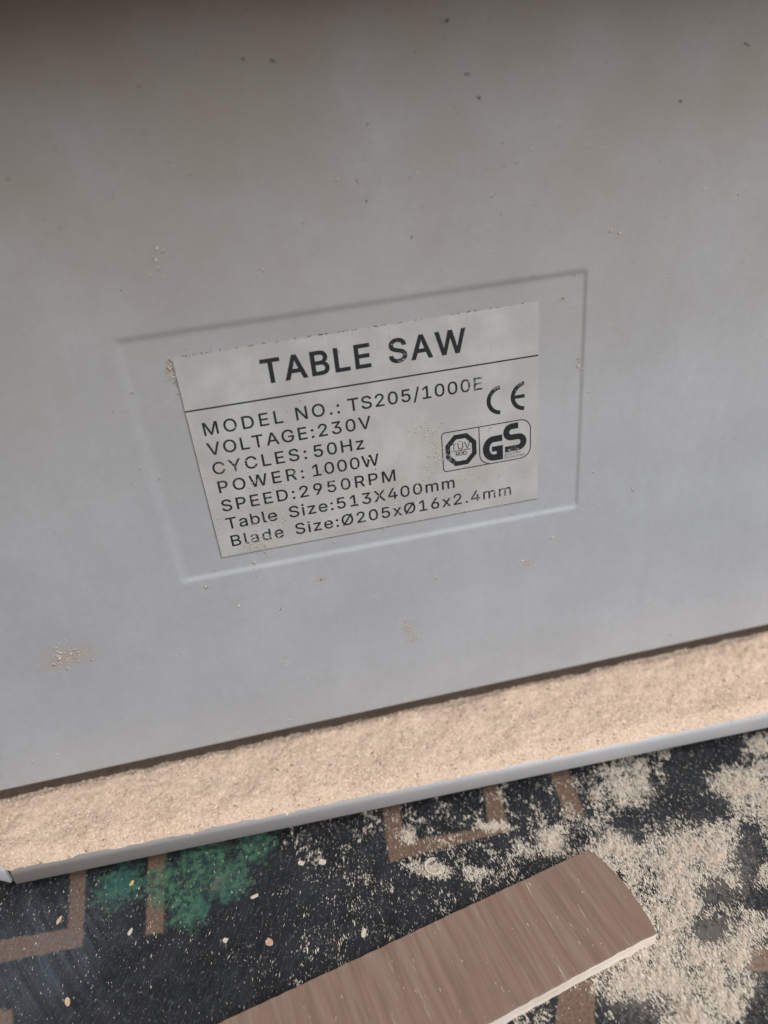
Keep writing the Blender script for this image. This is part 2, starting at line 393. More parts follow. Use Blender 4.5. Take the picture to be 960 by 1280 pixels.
    'g': (425, [[[34,191],[36,229],[43,263],[55,293],[71,320],[90,342],[112,361],[138,374],[166,382],[196,384],[218,383],[237,379],[253,373],[267,365],[279,356],[288,346],[308,319],[313,319],[313,379],[372,379],[372,-9],[370,-40],[363,-67],[350,-90],[334,-109],[314,-124],[291,-136],[265,-144],[237,-149],[207,-151],[156,-146],[134,-140],[114,-132],[97,-122],[82,-110],[59,-84],[51,-69],[101,-41],[131,-74],[142,-82],[169,-93],[207,-97],[236,-95],[261,-87],[282,-75],[298,-58],[308,-34],[311,-6],[311,68],[306,68],[287,41],[266,23],[236,10],[217,6],[195,5],[165,7],[138,14],[113,27],[90,43],[71,65],[55,90],[43,120],[36,154]],[[96,193],[102,144],[118,104],[131,88],[145,76],[163,66],[183,61],[205,59],[227,61],[246,66],[264,75],[278,87],[290,103],[300,121],[307,142],[311,166],[311,219],[307,242],[300,264],[291,283],[279,299],[264,312],[247,322],[227,328],[205,330],[182,328],[163,322],[145,312],[130,298],[118,282],[102,241]]]),
    'h': (410, [[[53,0],[53,509],[114,509],[114,287],[102,287],[116,319],[132,344],[152,362],[175,374],[200,382],[227,384],[252,383],[275,377],[295,369],[313,356],[328,340],[341,321],[350,298],[355,271],[357,240],[357,0],[296,0],[296,235],[293,263],[286,286],[273,304],[256,318],[235,326],[210,329],[192,328],[176,324],[161,317],[147,308],[136,297],[126,283],[119,266],[115,248],[114,227],[114,0]]]),
    'i': (167, [[[53,0],[53,379],[114,379],[114,0]],[[41,483],[47,504],[54,512],[63,518],[84,524],[95,522],[114,512],[121,504],[125,494],[126,483],[125,472],[121,463],[114,455],[105,448],[95,444],[84,443],[73,444],[63,448],[54,455],[47,463]]]),
    'l': (189, [[[53,84],[53,509],[114,509],[114,83],[120,62],[126,57],[135,53],[146,52],[170,54],[181,3],[154,-2],[139,-2],[112,0],[91,8],[74,20],[62,37],[55,59]]]),
    'm': (610, [[[53,0],[53,379],[112,379],[112,295],[108,295],[122,331],[132,346],[144,358],[172,376],[187,382],[203,385],[219,386],[245,383],[268,375],[287,361],[303,342],[314,320],[321,295],[312,295],[326,329],[337,343],[350,356],[364,366],[381,375],[398,381],[417,385],[437,386],[458,385],[478,380],[497,372],[514,361],[529,346],[541,328],[550,307],[555,283],[557,255],[557,0],[496,0],[496,254],[493,279],[485,298],[473,313],[456,323],[438,329],[419,330],[387,326],[374,320],[363,312],[353,302],[345,290],[336,263],[335,0],[274,0],[274,260],[272,280],[265,297],[253,311],[238,322],[220,328],[199,330],[171,326],[145,312],[135,302],[126,289],[119,274],[115,257],[114,238],[114,0]]]),
    'p': (424, [[[53,-143],[53,379],[112,379],[112,319],[118,319],[137,346],[158,364],[171,373],[188,379],[207,383],[229,384],[259,382],[287,374],[313,361],[335,342],[354,320],[370,293],[381,261],[388,227],[390,189],[388,151],[381,116],[370,84],[355,57],[336,34],[313,16],[288,3],[260,-6],[229,-8],[208,-7],[189,-3],[173,4],[147,21],[130,41],[118,59],[114,59],[114,-143]],[[113,189],[114,162],[118,138],[125,115],[135,95],[147,78],[162,65],[179,55],[198,49],[220,47],[242,49],[262,55],[279,66],[294,80],[306,97],[316,117],[323,139],[327,163],[327,215],[323,239],[316,261],[307,281],[295,298],[280,311],[262,322],[243,328],[220,330],[198,328],[178,322],[161,312],[147,299],[134,282],[125,263],[118,241],[114,216]]]),
    'r': (259, [[[53,0],[53,379],[112,379],[112,321],[115,321],[124,339],[137,354],[152,367],[171,377],[191,383],[213,385],[243,384],[243,322],[207,326],[174,321],[159,315],[146,306],[135,296],[126,284],[119,269],[115,254],[114,237],[114,0]]]),
    't': (227, [[[6,327],[6,379],[204,379],[204,327]],[[65,93],[65,471],[126,471],[127,83],[130,70],[136,61],[144,55],[156,51],[170,50],[202,54],[213,2],[200,-2],[168,-4],[138,-1],[113,7],[92,21],[77,41],[68,64]]]),
    'x': (379, [[[21,0],[171,218],[171,171],[29,379],[100,379],[170,270],[207,206],[175,206],[233,306],[282,379],[352,379],[209,169],[209,214],[358,0],[287,0],[219,103],[173,182],[205,182],[160,103],[91,0]]]),
    'z': (380, [[[42,0],[42,46],[254,320],[254,323],[48,323],[48,379],[333,379],[333,331],[126,60],[126,56],[339,56],[339,0]]]),
    'Ø': (533, [[[40,254],[44,305],[53,352],[70,393],[92,429],[119,459],[150,484],[186,501],[225,512],[267,516],[309,512],[348,501],[384,484],[415,459],[442,429],[464,393],[480,352],[490,305],[493,254],[490,203],[480,157],[464,115],[442,79],[415,49],[384,25],[348,7],[309,-3],[267,-7],[225,-3],[186,7],[150,25],[119,49],[92,79],[70,115],[53,157],[44,203]],[[103,254],[106,213],[113,176],[125,144],[142,117],[161,94],[184,76],[210,63],[237,55],[267,53],[296,55],[324,63],[349,76],[372,94],[392,116],[408,144],[420,176],[428,213],[430,254],[428,295],[420,332],[408,365],[392,392],[372,415],[349,433],[324,446],[296,453],[267,456],[237,453],[210,445],[184,433],[161,415],[142,392],[125,364],[113,332],[106,295]],[[64,15],[426,525],[470,493],[108,-16]]]),
    'Ü': (517, [[[60,173],[60,509],[124,509],[124,178],[126,155],[132,133],[141,113],[153,95],[169,80],[187,68],[208,59],[232,53],[285,53],[309,59],[331,68],[349,80],[364,95],[377,113],[391,155],[393,178],[393,509],[457,509],[457,173],[454,140],[446,108],[433,80],[414,55],[391,33],[363,15],[332,2],[297,-6],[259,-8],[220,-6],[186,2],[154,15],[126,33],[103,55],[85,80],[71,108],[63,140]],[[290,612],[296,633],[302,641],[311,648],[331,653],[351,648],[359,641],[366,633],[370,623],[371,612],[370,602],[366,592],[359,584],[351,577],[331,572],[311,577],[302,584],[296,592]],[[146,612],[152,633],[158,641],[167,648],[187,653],[207,648],[216,641],[222,633],[226,623],[227,612],[226,602],[222,592],[216,584],[207,577],[187,572],[167,577],[158,584],[152,592]]]),
    'ü': (410, [[[53,139],[53,379],[114,379],[114,144],[116,117],[124,94],[137,75],[154,61],[175,53],[200,50],[218,51],[234,55],[263,71],[274,83],[283,97],[290,113],[295,132],[296,153],[296,379],[357,379],[357,0],[298,0],[298,92],[307,92],[294,60],[277,35],[257,17],[234,5],[209,-3],[182,-5],[158,-3],[135,2],[115,11],[97,23],[82,39],[69,59],[60,82],[54,109]],[[236,483],[238,494],[248,512],[266,522],[277,523],[287,522],[297,518],[305,512],[316,494],[317,483],[316,472],[312,463],[305,455],[297,448],[287,444],[277,443],[266,444],[248,455],[238,472]],[[93,483],[94,494],[104,512],[123,522],[133,523],[144,522],[162,512],[172,494],[173,483],[172,472],[162,455],[144,444],[133,443],[123,444],[113,448],[104,455],[94,472]]]),
}

# ------------------------------------------------------------------ materials
def mat_paint():
    n = NT('grey_enamel')
    P = n.mm
    big = n.noise(P, 0.018, 3, 0.6)
    fine = n.noise(P, 0.9, 4, 0.6)
    st = n.noise(n.vmath('MULTIPLY', P, (0.55, 0.55, 0.03)), 1.0, 3, 0.6)
    col = n.mix(n.ramp(big, 0.35, 0.68), (0.365, 0.365, 0.37), (0.405, 0.405, 0.41))
    col = n.mix(n.math('MULTIPLY', n.ramp(st, 0.45, 0.75), 0.14), col, (0.33, 0.31, 0.29))
    # brown dust with warm shade painted in, deepening up the panel, and dots on it
    sep = n.new('ShaderNodeSeparateXYZ')
    n.put(sep.inputs[0], P)
    dust_shade = n.math('MULTIPLY', n.ramp(sep.outputs[2], 60.0, 290.0), n.ramp(n.noise(P, 0.03, 4), -0.25, 0.85))
    col = n.mix(n.math('MULTIPLY', dust_shade, 0.95), col, (0.295, 0.245, 0.197))
    sp = n.math('MULTIPLY', n.ramp(n.noise(P, 0.55, 2, 0.5), 0.70, 0.76), n.ramp(sep.outputs[2], 130.0, 260.0))
    col = n.mix(n.math('MULTIPLY', sp, 0.28), col, (0.13, 0.10, 0.08))
    gr = n.math('ADD', n.noise(P, 1.3, 3, 0.6), n.noise(P, 0.28, 4, 0.7))
    col = n.mix(n.ramp(gr, 0.75, 1.3, 0.0, 0.16), col, (0.22, 0.20, 0.185))
    scr = n.noise(n.vmath('MULTIPLY', n.vmath('ADD', P, n.vmath('SCALE', n.noise(P, 0.02, 2, 0.5, 0, True), 30.0)), (0.05, 0.05, 1.4)), 1.0, 2, 0.5)
    col = n.mix(n.math('MULTIPLY', n.ramp(scr, 0.68, 0.74), 0.10), col, (0.55, 0.55, 0.55))
    # stuck dust with shapes of its own
    pt = []
    for px, py, rx, rz in ((84, 818, 15, 8), (74, 828, 10, 5), (510, 786, 3.6, 7), (516, 796, 2.6, 4),
                           (660, 703, 3, 2.5), (400, 724, 4.5, 1.6), (213, 466, 2.4, 6)):
        q = on_panel(px, py)
        pt.append(n.blob(P, (q[0], 0, q[2] - FLOOR), (rx, 0, rz)))
    m = n.math('MULTIPLY', n.add_all(pt), n.ramp(n.noise(P, 0.8, 5, 0.75), 0.30, 0.56))
    col = n.mix(n.math('MULTIPLY', m, 0.9), col, (0.36, 0.295, 0.235))
    n.bump(n.math('ADD', n.noise(P, 1.6, 2), n.math('MULTIPLY', big, 6.0)), 0.10, 0.0006)
    ro = n.math('ADD', n.ramp(fine, 0.3, 0.7, 0.36, 0.46), n.math('MULTIPLY', m, 0.3))
    return n.out(col, ro, 0.0, 0.45)


def mat_tray():
    n = NT('dusty_grey_enamel')
    f = n.noise(n.mm, 0.6, 5, 0.7)
    col = n.mix(n.ramp(f, 0.46, 0.72), (0.37, 0.368, 0.37), (0.47, 0.38, 0.305))
    n.bump(f, 0.15, 0.0004)
    return n.out(col, 0.45, 0.0, 0.5)


def mat_plain(name, col, rough, scale=0.3, var=0.3, spec=0.4, metal=0.0):
    n = NT(name)
    f = n.noise(n.mm, scale, 4, 0.6)
    c = n.mix(f, tuple(k * (1 - var) for k in col), tuple(min(1, k * (1 + var)) for k in col))
    n.bump(f, 0.2, 0.0003)
    return n.out(c, rough, metal, spec)


PLATE_GREY = (0.49, 0.485, 0.465)


def plate_color(n):
    P = n.mm
    cl = n.ramp(n.noise(P, 0.06, 4, 0.6), 0.36, 0.70)
    col = n.mix(cl, (0.378, 0.356, 0.325), (0.452, 0.434, 0.404))
    gr = n.noise(n.vmath('MULTIPLY', P, (0.9, 0.9, 0.14)), 1.0, 4, 0.65)
    col = n.mix(n.math('MULTIPLY', n.ramp(gr, 0.52, 0.75), 0.45), col, (0.36, 0.33, 0.30))
    pt = []
    for px, py, rx, rz in ((330, 684, 11, 5), (470, 610, 22, 8), (545, 560, 5, 9), (525, 545, 9, 6),
                           (275, 592, 7, 6), (350, 585, 8, 6), (600, 590, 16, 5), (440, 690, 14, 5), (490, 440, 4, 10)):
        q = on_panel(px, py)
        pt.append(n.blob(P, (q[0], 0, q[2] - FLOOR), (rx, 0, rz)))
    m = n.math('MULTIPLY', n.add_all(pt), n.ramp(n.noise(P, 0.55, 5, 0.7), 0.40, 0.65))
    return n.mix(n.math('MULTIPLY', m, 0.6), col, (0.42, 0.335, 0.255)), m


def mat_plate():
    n = NT('brushed_foil_plate')
    col, m = plate_color(n)
    n.bump(n.noise(n.vmath('MULTIPLY', n.mm, (0.5, 0.5, 4.0)), 1.0, 3), 0.05, 0.0002)
    return n.out(col, n.math('ADD', 0.38, n.math('MULTIPLY', m, 0.3)), 0.0, 0.5)


def mat_ink():
    n = NT('worn_black_print')
    P = n.mm
    plate, _ = plate_color(n)
    pt = []
    for px, py, r in ((656, 480, 7), (622, 486, 6), (594, 482, 10), (560, 572, 6), (566, 560, 4), (625, 620, 12),
                      (325, 670, 14), (282, 590, 10), (300, 536, 4), (368, 592, 5), (505, 452, 5), (600, 618, 8),
                      (330, 628, 5), (420, 600, 8), (643, 566, 6)):
        q = on_panel(px, py)
        pt.append(n.blob(P, (q[0], 0, q[2] - FLOOR), (r, 0, r)))
    worn = n.math('ADD', n.math('MULTIPLY', n.add_all(pt), 0.17), n.noise(P, 1.1, 5, 0.72))
    sc = n.noise(n.vmath('MULTIPLY', P, (2.2, 2.2, 0.35)), 1.0, 3, 0.6)
    w = n.math('MAXIMUM', n.ramp(worn, 0.63, 0.77), n.ramp(sc, 0.72, 0.80))
    col = n.mix(n.math('MULTIPLY', w, 0.66), (0.016, 0.017, 0.019), plate)
    return n.out(col, 0.42, 0.0, 0.5)


def mat_sawdust(name, a, b, c):
    n = NT(name)
    g = n.new('ShaderNodeNewGeometry')
    r = n.new('ShaderNodeValToRGB')
    n.put(r.inputs[0], g.outputs['Random Per Island'])
    e = r.color_ramp.elements
    e[0].color, e[1].color = (*a, 1), (*c, 1)
    e[1].position = 1.0
    k = e.new(0.5)
    k.color = (*b, 1)
    col = n.mix(n.math('MULTIPLY', n.noise(n.mm, 0.05, 3), 0.5), r.outputs[0], b)
    return n.out(col, 0.85, 0.0, 0.15)


def mat_dustbed():
    n = NT('sawdust_bed')
    f = n.noise(n.mm, 1.1, 5, 0.7)
    g = n.noise(n.mm, 0.06, 3, 0.6)
    col = n.mix(n.ramp(f, 0.3, 0.7), (0.38, 0.255, 0.175), (0.70, 0.52, 0.38))
    col = n.mix(n.math('MULTIPLY', n.ramp(g, 0.35, 0.7), 0.5), col, (0.66, 0.485, 0.36))
    n.bump(n.noise(n.mm, 2.2, 5, 0.7), 0.45, 0.0006)
    return n.out(col, 0.9, 0.0, 0.1)


def px_poly(*pts):
    return [at(*p)[:2] for p in pts]


def mat_floor():
    n = NT('printed_floor_covering')
    P = n.mm
    wob = n.vmath('SCALE', n.vmath('SUBTRACT', n.noise(P, 0.35, 4, 0.65, 0, True), (0.5, 0.5, 0.5)), 2.4)
    Q = n.vmath('ADD', P, wob)
    mot = n.noise(P, 0.11, 4, 0.6)
    col = n.mix(n.ramp(mot, 0.35, 0.7), (0.0075, 0.008, 0.009), (0.0155, 0.016, 0.018))
    # green and teal leaf print
    def leaves(lst):
        L = []
        for px, py, rx, ry in lst:
            q = at(px, py)
            L.append(n.blob(Q, (q[0], q[1], 0), (rx, ry, 0)))
        return n.add_all(L)
    lw = n.vmath('ADD', P, n.vmath('SCALE', n.noise(P, 0.15, 3, 0.6, 0, True), 6.0))
    lf = n.noise(lw, 0.22, 5, 0.7, 0.8)
    lv = leaves(((150, 1106, 19, 17), (205, 1105, 18, 20), (255, 1078, 26, 22), (318, 1056, 17, 18), (235, 1128, 18, 20), (288, 1098, 18, 16)))
    lm = n.ramp(n.math('ADD', lv, n.math('MULTIPLY', n.math('SUBTRACT', lf, 0.5), 2.2)), 0.22, 0.85)
    green = n.mix(n.ramp(n.noise(lw, 0.35, 4, 0.65), 0.38, 0.62), (0.014, 0.036, 0.034), (0.060, 0.145, 0.076))
    teal = leaves(((150, 1108, 13, 11), (275, 1140, 16, 16)))
    green = n.mix(n.math('MULTIPLY', teal, 0.7), green, (0.026, 0.110, 0.084))
    # brown meander bands
    bars = [
        ((88, 1085), (108, 1080), (104, 1182), (84, 1188)), ((-40, 1182), (104, 1158), (103, 1183), (-40, 1212)),
        ((186, 1068), (208, 1062), (204, 1166), (182, 1169)),
        ((268, 1098), (286, 1094), (276, 1110), (262, 1114)),
        ((478, 1008), (500, 1005), (507, 1072), (487, 1079)), ((487, 1054), (632, 1031), (636, 1039), (489, 1077)),
        ((604, 985), (622, 980), (636, 1036), (612, 1042)),
        ((686, 962), (708, 957), (731, 1018), (708, 1024)),
        ((700, 1218), (745, 1212), (742, 1330), (690, 1330)), ((930, 1188), (1010, 1170), (1010, 1210), (935, 1216)),
        ((-60, 1262), (16, 1262), (16, 1300), (-60, 1300)),
    ]
    B = n.add_all([n.quad(Q, px_poly(*b), 0.55) for b in bars])
    bro = n.mix(n.ramp(n.noise(P, 0.8, 4, 0.7), 0.3, 0.7), (0.105, 0.058, 0.034), (0.185, 0.112, 0.072))
    col = n.mix(n.math('MULTIPLY', B, 0.92), col, bro)
    col = n.mix(n.math('MULTIPLY', lm, 0.82), col, green)
    # bluish reflected sheen on the dusty left side, painted in as streaks
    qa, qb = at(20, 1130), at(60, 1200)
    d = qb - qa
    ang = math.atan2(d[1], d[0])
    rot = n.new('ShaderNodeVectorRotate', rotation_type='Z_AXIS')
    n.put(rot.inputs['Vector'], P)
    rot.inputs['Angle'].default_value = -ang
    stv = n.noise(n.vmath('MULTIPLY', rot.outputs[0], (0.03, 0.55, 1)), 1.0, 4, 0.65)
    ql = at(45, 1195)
    sheen = n.blob(P, (ql[0], ql[1], 0), (46, 42, 0))
    sheen = n.math('MULTIPLY', sheen, n.ramp(stv, 0.22, 0.85))
    col = n.mix(n.math('MULTIPLY', sheen, 0.42), col, (0.15, 0.18, 0.21))
    sp = n.add_all([n.blob(Q, (*at(px, py)[:2], 0), (rx, ry, 0)) for px, py, rx, ry in
                    ((880, 1080, 42, 34), (900, 1190, 42, 36), (795, 985, 16, 15), (925, 985, 22, 18), (800, 1230, 30, 24), (775, 1060, 18, 16), (690, 1055, 12, 12), (540, 1088, 10, 5))])
    sp = n.math('MULTIPLY', n.ramp(n.math('ADD', sp, n.math('MULTIPLY', n.math('SUBTRACT', n.noise(P, 0.5, 6, 0.8), 0.5), 2.6)), 0.30, 1.05), 0.22)
    col = n.mix(sp, col, (0.42, 0.345, 0.275))
    qa, qb = at(455, 1150), at(447, 1185)
    rot2 = n.new('ShaderNodeVectorRotate', rotation_type='Z_AXIS')
    n.put(rot2.inputs['Vector'], P)
    rot2.inputs['Angle'].default_value = -math.atan2(qb[1] - qa[1], qb[0] - qa[0])
    scr = n.noise(n.vmath('MULTIPLY', rot2.outputs[0], (0.22, 1.7, 1)), 1.0, 4, 0.7)
    col = n.mix(n.math('MULTIPLY', n.ramp(scr, 0.54, 0.72), 0.36), col, (0.21, 0.20, 0.19))
    lum = n.ramp(n.noise(P, 0.33, 3, 0.6), 0.62, 0.72)
    col = n.mix(n.math('MULTIPLY', lum, 0.30), col, (0.13, 0.155, 0.16))
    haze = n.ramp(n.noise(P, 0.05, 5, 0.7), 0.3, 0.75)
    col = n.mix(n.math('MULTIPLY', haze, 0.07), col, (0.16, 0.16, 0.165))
    grit = n.ramp(n.noise(P, 1.1, 4, 0.75), 0.58, 0.70)
    col = n.mix(n.math('MULTIPLY', grit, 0.35), col, (0.26, 0.235, 0.205))
    n.bump(n.noise(P, 0.9, 3), 0.15, 0.0004)
    return n.out(col, n.ramp(mot, 0.3, 0.7, 0.45, 0.65), 0.0, 0.2)


def mat_wood(name, base, dark, light, direction):
    n = NT(name)
    rot = n.new('ShaderNodeVectorRotate', rotation_type='Z_AXIS')
    n.put(rot.inputs['Vector'], n.mm)
    rot.inputs['Angle'].default_value = -direction
    v = rot.outputs[0]
    g1 = n.noise(n.vmath('MULTIPLY', v, (0.035, 0.9, 1.0)), 1.0, 5, 0.7)
    g2 = n.noise(n.vmath('MULTIPLY', v, (0.02, 0.25, 0.6)), 1.0, 3, 0.6)
    col = n.mix(n.ramp(g1, 0.35, 0.68), dark, base)
    col = n.mix(n.math('MULTIPLY', n.ramp(g2, 0.42, 0.68), 0.55), col, light)
    dust = n.ramp(n.noise(n.vmath('MULTIPLY', v, (0.05, 0.6, 1.0)), 1.0, 4, 0.75), 0.60, 0.74)
    col = n.mix(n.math('MULTIPLY', dust, 0.38), col, (0.46, 0.36, 0.29))
    n.bump(g1, 0.3, 0.0004)
    return n.out(col, 0.7, 0.0, 0.25)


PAINT, TRAY, PLATE, INK = mat_paint(), mat_tray(), mat_plate(), mat_ink()
RUBBER = mat_plain('black_rubber', (0.02, 0.02, 0.02), 0.8)
ALLOY = mat_plain('cast_alloy', (0.42, 0.42, 0.43), 0.4, 0.1, 0.1, 0.5, 0.6)
DUST = mat_sawdust('sawdust', (0.34, 0.22, 0.15), (0.68, 0.51, 0.37), (0.82, 0.67, 0.52))
DUST_PALE = mat_sawdust('pale_sawdust', (0.43, 0.35, 0.265), (0.62, 0.525, 0.415), (0.72, 0.63, 0.515))
DARK_SPECK = mat_sawdust('dark_specks', (0.10, 0.08, 0.066), (0.15, 0.12, 0.10), (0.20, 0.165, 0.14))
BROWN_BITS = mat_sawdust('brown_bits', (0.10, 0.06, 0.04), (0.20, 0.13, 0.09), (0.30, 0.21, 0.15))
SPECKS = mat_sawdust('mixed_specks', (0.09, 0.085, 0.08), (0.36, 0.30, 0.235), (0.80, 0.70, 0.56))
BED = mat_dustbed()

# ------------------------------------------------------------------ floor
V, Fc = [], []
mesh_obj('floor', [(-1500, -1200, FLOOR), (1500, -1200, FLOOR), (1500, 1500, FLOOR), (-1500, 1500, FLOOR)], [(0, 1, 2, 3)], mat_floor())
tag(bpy.data.objects['floor'], kind='structure')

# ------------------------------------------------------------------ the table saw
saw = empty('table_saw', 'grey steel table saw with an embossed side panel, standing on the dark printed floor', 'table saw')

# housing: a folded steel box, its front panel pressed back in a rectangle for the plate
HX0, HX1, HZ1, YF = -205.0, 250.0, 274.0, -0.75
RX0, RX1, RZ0, RZ1 = -76.2, 76.9, 82.2, 174.6          # outer edge of the pressed rectangle


def rrect(x0, x1, z0, z1, r, k=6):
    P = []
    for cx, cz, a0 in ((x1 - r, z1 - r, 0), (x0 + r, z1 - r, 90), (x0 + r, z0 + r, 180), (x1 - r, z0 + r, 270)):
        for i in range(k + 1):
            a = math.radians(a0 + 90 * i / k)
            P.append((cx + r * math.cos(a), cz + r * math.sin(a)))
    return P


V, Fc, sm = [], [], []
prof = [(-0.5, YF), (0.0, YF), (0.35, YF + 0.04), (0.8, YF + 0.2), (1.3, -0.2), (1.75, -0.04), (2.1, 0.0), (2.6, 0.0)]
rings = []
for s, y in prof:
    r = rrect(RX0 + s * 2.3 - 1.2, RX1 - s * 0.85, RZ0 + s * 1.25, RZ1 - s * 1.5, max(0.4, 2.2 - s * 0.7))
    rings.append(range(len(V), len(V) + len(r)))
    V += [(p[0], y, p[1]) for p in r]
n = len(rings[0])
for a, b in zip(rings, rings[1:]):
    for i in range(n):
        j = (i + 1) % n
        Fc.append((a[i], a[j], b[j], b[i]))
        sm.append(True)
Fc.append(tuple(rings[-1]))
sm.append(False)
# flat sheet round it: the outer rectangle, its bottom edge rolled under
o0 = len(V)
V += [(HX1, YF, HZ1), (HX0, YF, HZ1), (HX0, YF, 1.0), (HX1, YF, 1.0)]
q = n // 4
ring0 = list(rings[0])
for c in range(4):
    seg = ring0[c * q:(c + 1) * q]
    for i in range(len(seg) - 1):
        Fc.append((o0 + c, seg[i + 1], seg[i])); sm.append(False)
    nxt = ring0[((c + 1) * q) % n]
    Fc.append((o0 + c, o0 + (c + 1) % 4, nxt, seg[-1])); sm.append(False)
# rolled bottom edge, then back up inside
pr = [(YF, 1.0), (YF + 0.12, 0.45), (YF + 0.5, 0.05), (YF + 1.1, 0.0), (YF + 1.5, 0.4), (YF + 1.6, 1.0), (YF + 1.6, 40.0)]
k0 = len(V)
for y, z in pr:
    V += [(HX0, y, z), (HX1, y, z)]
for i in range(len(pr) - 1):
    a = k0 + 2 * i
    Fc.append((a, a + 2, a + 3, a + 1)); sm.append(i < 5)
hb = MB()
hb.V, hb.F = V, Fc
nf = len(Fc)
for b in (box(HX0, HX0 + 1.5, YF + 0.002, 240, 0, HZ1), box(HX1 - 1.5, HX1, YF + 0.002, 240, 0, HZ1), box(HX0 + 1.5, HX1 - 1.5, 238.5, 240, 0, HZ1)):
    hb.add(b)
mesh_obj('housing', hb.V, hb.F, PAINT, saw, sm + [False] * (len(hb.F) - nf))

# base tray: flat sheet whose front and clipped left corner are bent down
ZT, ZB, RB = -7.0, -14.7, 2.6
XC = -159.5


def yfront(x):
    return -34.2 - (x - XC) * (8.5 / 304.0)


def strip(P, Q, out, mats=TRAY):
    """sheet bent down along the line P-Q (xy), out = outward normal; returns verts/faces of the lip"""
    prof = []
    for i in range(8):
        a = math.radians(90 * i / 7)
        prof.append((-RB + RB * math.sin(a), ZT - RB + RB * math.cos(a)))
    prof.append((0.15, ZB))
    prof.append((0.0, ZB - 0.35))
    prof.append((-0.9, ZB - 0.2))
    prof.append((-1.2, ZB + 0.4))
    for i in range(7, -1, -1):
        a = math.radians(90 * i / 7)
        prof.append((-RB + (RB - 1.2) * math.sin(a), ZT - RB + (RB - 1.2) * math.cos(a)))
    V, Fc = [], []
    for p in (P, Q):
        for d, z in prof:
            V.append((p[0] + out[0] * d, p[1] + out[1] * d, z))
    m = len(prof)
    for i in range(m):
        j = (i + 1) % m
        Fc.append((i, j, m + j, m + i))
    Fc.append(tuple(range(m - 1, -1, -1)))
    Fc.append(tuple(range(m, 2 * m)))
    return V, Fc


tb = MB()
P1, P2 = (XC, yfront(XC)), (268.0, yfront(268))
fn = np.array([-8.5 / 304.0, -1.0]); fn /= np.linalg.norm(fn)
CH = (XC - 44.0, yfront(XC) + 22.0)
cd = np.array([CH[0] - P1[0], CH[1] - P1[1]]); cd /= np.linalg.norm(cd)
cn = np.array([cd[1], -cd[0]])
if cn[1] > 0:
    cn = -cn
tb.add(strip(P1, P2, fn))
nl = len(tb.F)
C0 = np.array(P1) + cd * 2.6
tb.add(strip(C0, CH, cn))
# the flat top: a frame of four sheets round the opening the saw drops its dust through
nl2 = len(tb.F)
YB = 1.2


def sheet(P):
    m = len(P)
    tb.add(([(p[0], p[1], ZT) for p in P] + [(p[0], p[1], ZT - 1.2) for p in P],
            [tuple(range(m)), tuple(range(2 * m - 1, m - 1, -1))] + [(i, (i + 1) % m, m + (i + 1) % m, m + i) for i in range(m)]))


sheet([tuple(np.array(P1) - fn * RB), tuple(np.array(P2) - fn * RB), (268.0, YB), (CH[0] - cn[0] * RB, YB), tuple(np.array(CH) - cn * RB), tuple(C0 - cn * RB)])
sheet([(CH[0], YB + .01), (HX0 + 12, YB + .01), (HX0 + 12, 230), (CH[0], 230)])
sheet([(HX1 - 12, YB + .01), (268, YB + .01), (268, 230), (HX1 - 12, 230)])
sheet([(CH[0], 230.01), (268, 230.01), (268, 262), (CH[0], 262)])
tray = mesh_obj('base_tray', tb.V, tb.F, TRAY, saw, [i < nl2 for i in range(len(tb.F))])
for p in tray.data.polygons:
    if len(p.vertices) > 4:
        p.use_smooth = False

# table, feet (out of the picture, but they shade and carry the saw)
tbl = MB().add(box(-250, 263, -64, 336, HZ1 + 0.2, HZ1 + 22))
o = mesh_obj('table_top', tbl.V, tbl.F, ALLOY, saw)
bv = o.modifiers.new('bevel', 'BEVEL'); bv.width = 0.002; bv.segments = 2
for x, y in ((-165, 75), (235, 75), (-165, 235), (235, 235)):
    c = []
    for i in range(20):
        a = 2 * math.pi * i / 20
        c.append((x + 11 * math.cos(a), y + 11 * math.sin(a)))
    V = [(p[0], p[1], FLOOR) for p in c] + [(p[0] * .9 + x * .1, p[1] * .9 + y * .1, ZT - 1.25) for p in c]
    Fc = [tuple(range(19, -1, -1)), tuple(range(20, 40))] + [(i, (i + 1) % 20, 20 + (i + 1) % 20, 20 + i) for i in range(20)]
    mesh_obj('foot', V, Fc, RUBBER, saw)

# ------------------------------------------------------------------ rating plate and its print
LX0, LX1, LZ0, LZ1 = -60.1, 60.0, 89.9, 165.2
r = rrect(LX0, LX1, LZ0, LZ1, 0.5, 3)
V, Fc = prism(r, -0.22, 0.0)
plate = mesh_obj('rating_plate', V, Fc, PLATE, saw)
YP, YI = -0.226, -0.25


def ink(name, polys, label=None, mat=None):
    b = MB()
    for p in polys:
        b.add(prism(p, YI, YP))
    o = mesh_obj(name, b.V, b.F, mat or INK, plate)
    if label:
        o['label'] = label
    return o


def run(txt, x0, x1, z, cap, sx=1.06, bold=0.0):
    """glyph outlines for txt, ink from x0 to x1, baseline z (mm)"""
    sc = cap / 509.0
    k = sc * sx
    G = [GLYPHS[c] for c in txt if c != ' ']
    first = min(p[0] for l in G[0][1] for p in l) * k
    last = max(p[0] for l in G[-1][1] for p in l) * k
    adv = sum(g[0] * k for g in G[:-1])
    tr = ((x1 - x0) - (adv + last - first)) / max(1, len(G) - 1)
    x = x0 - first
    out = []
    for c, g in zip(txt, G):
        loops = []
        for l in g[1]:
            pts = [(x + p[0] * k, z + p[1] * sc) for p in l]
            if bold:
                pts = embolden(pts, bold)
            loops.append(pts)
        out.append(loops)
        x += g[0] * k + tr
    return out


def s_area(l):
    return 0.5 * sum(l[i - 1][0] * l[i][1] - l[i][0] * l[i - 1][1] for i in range(len(l)))


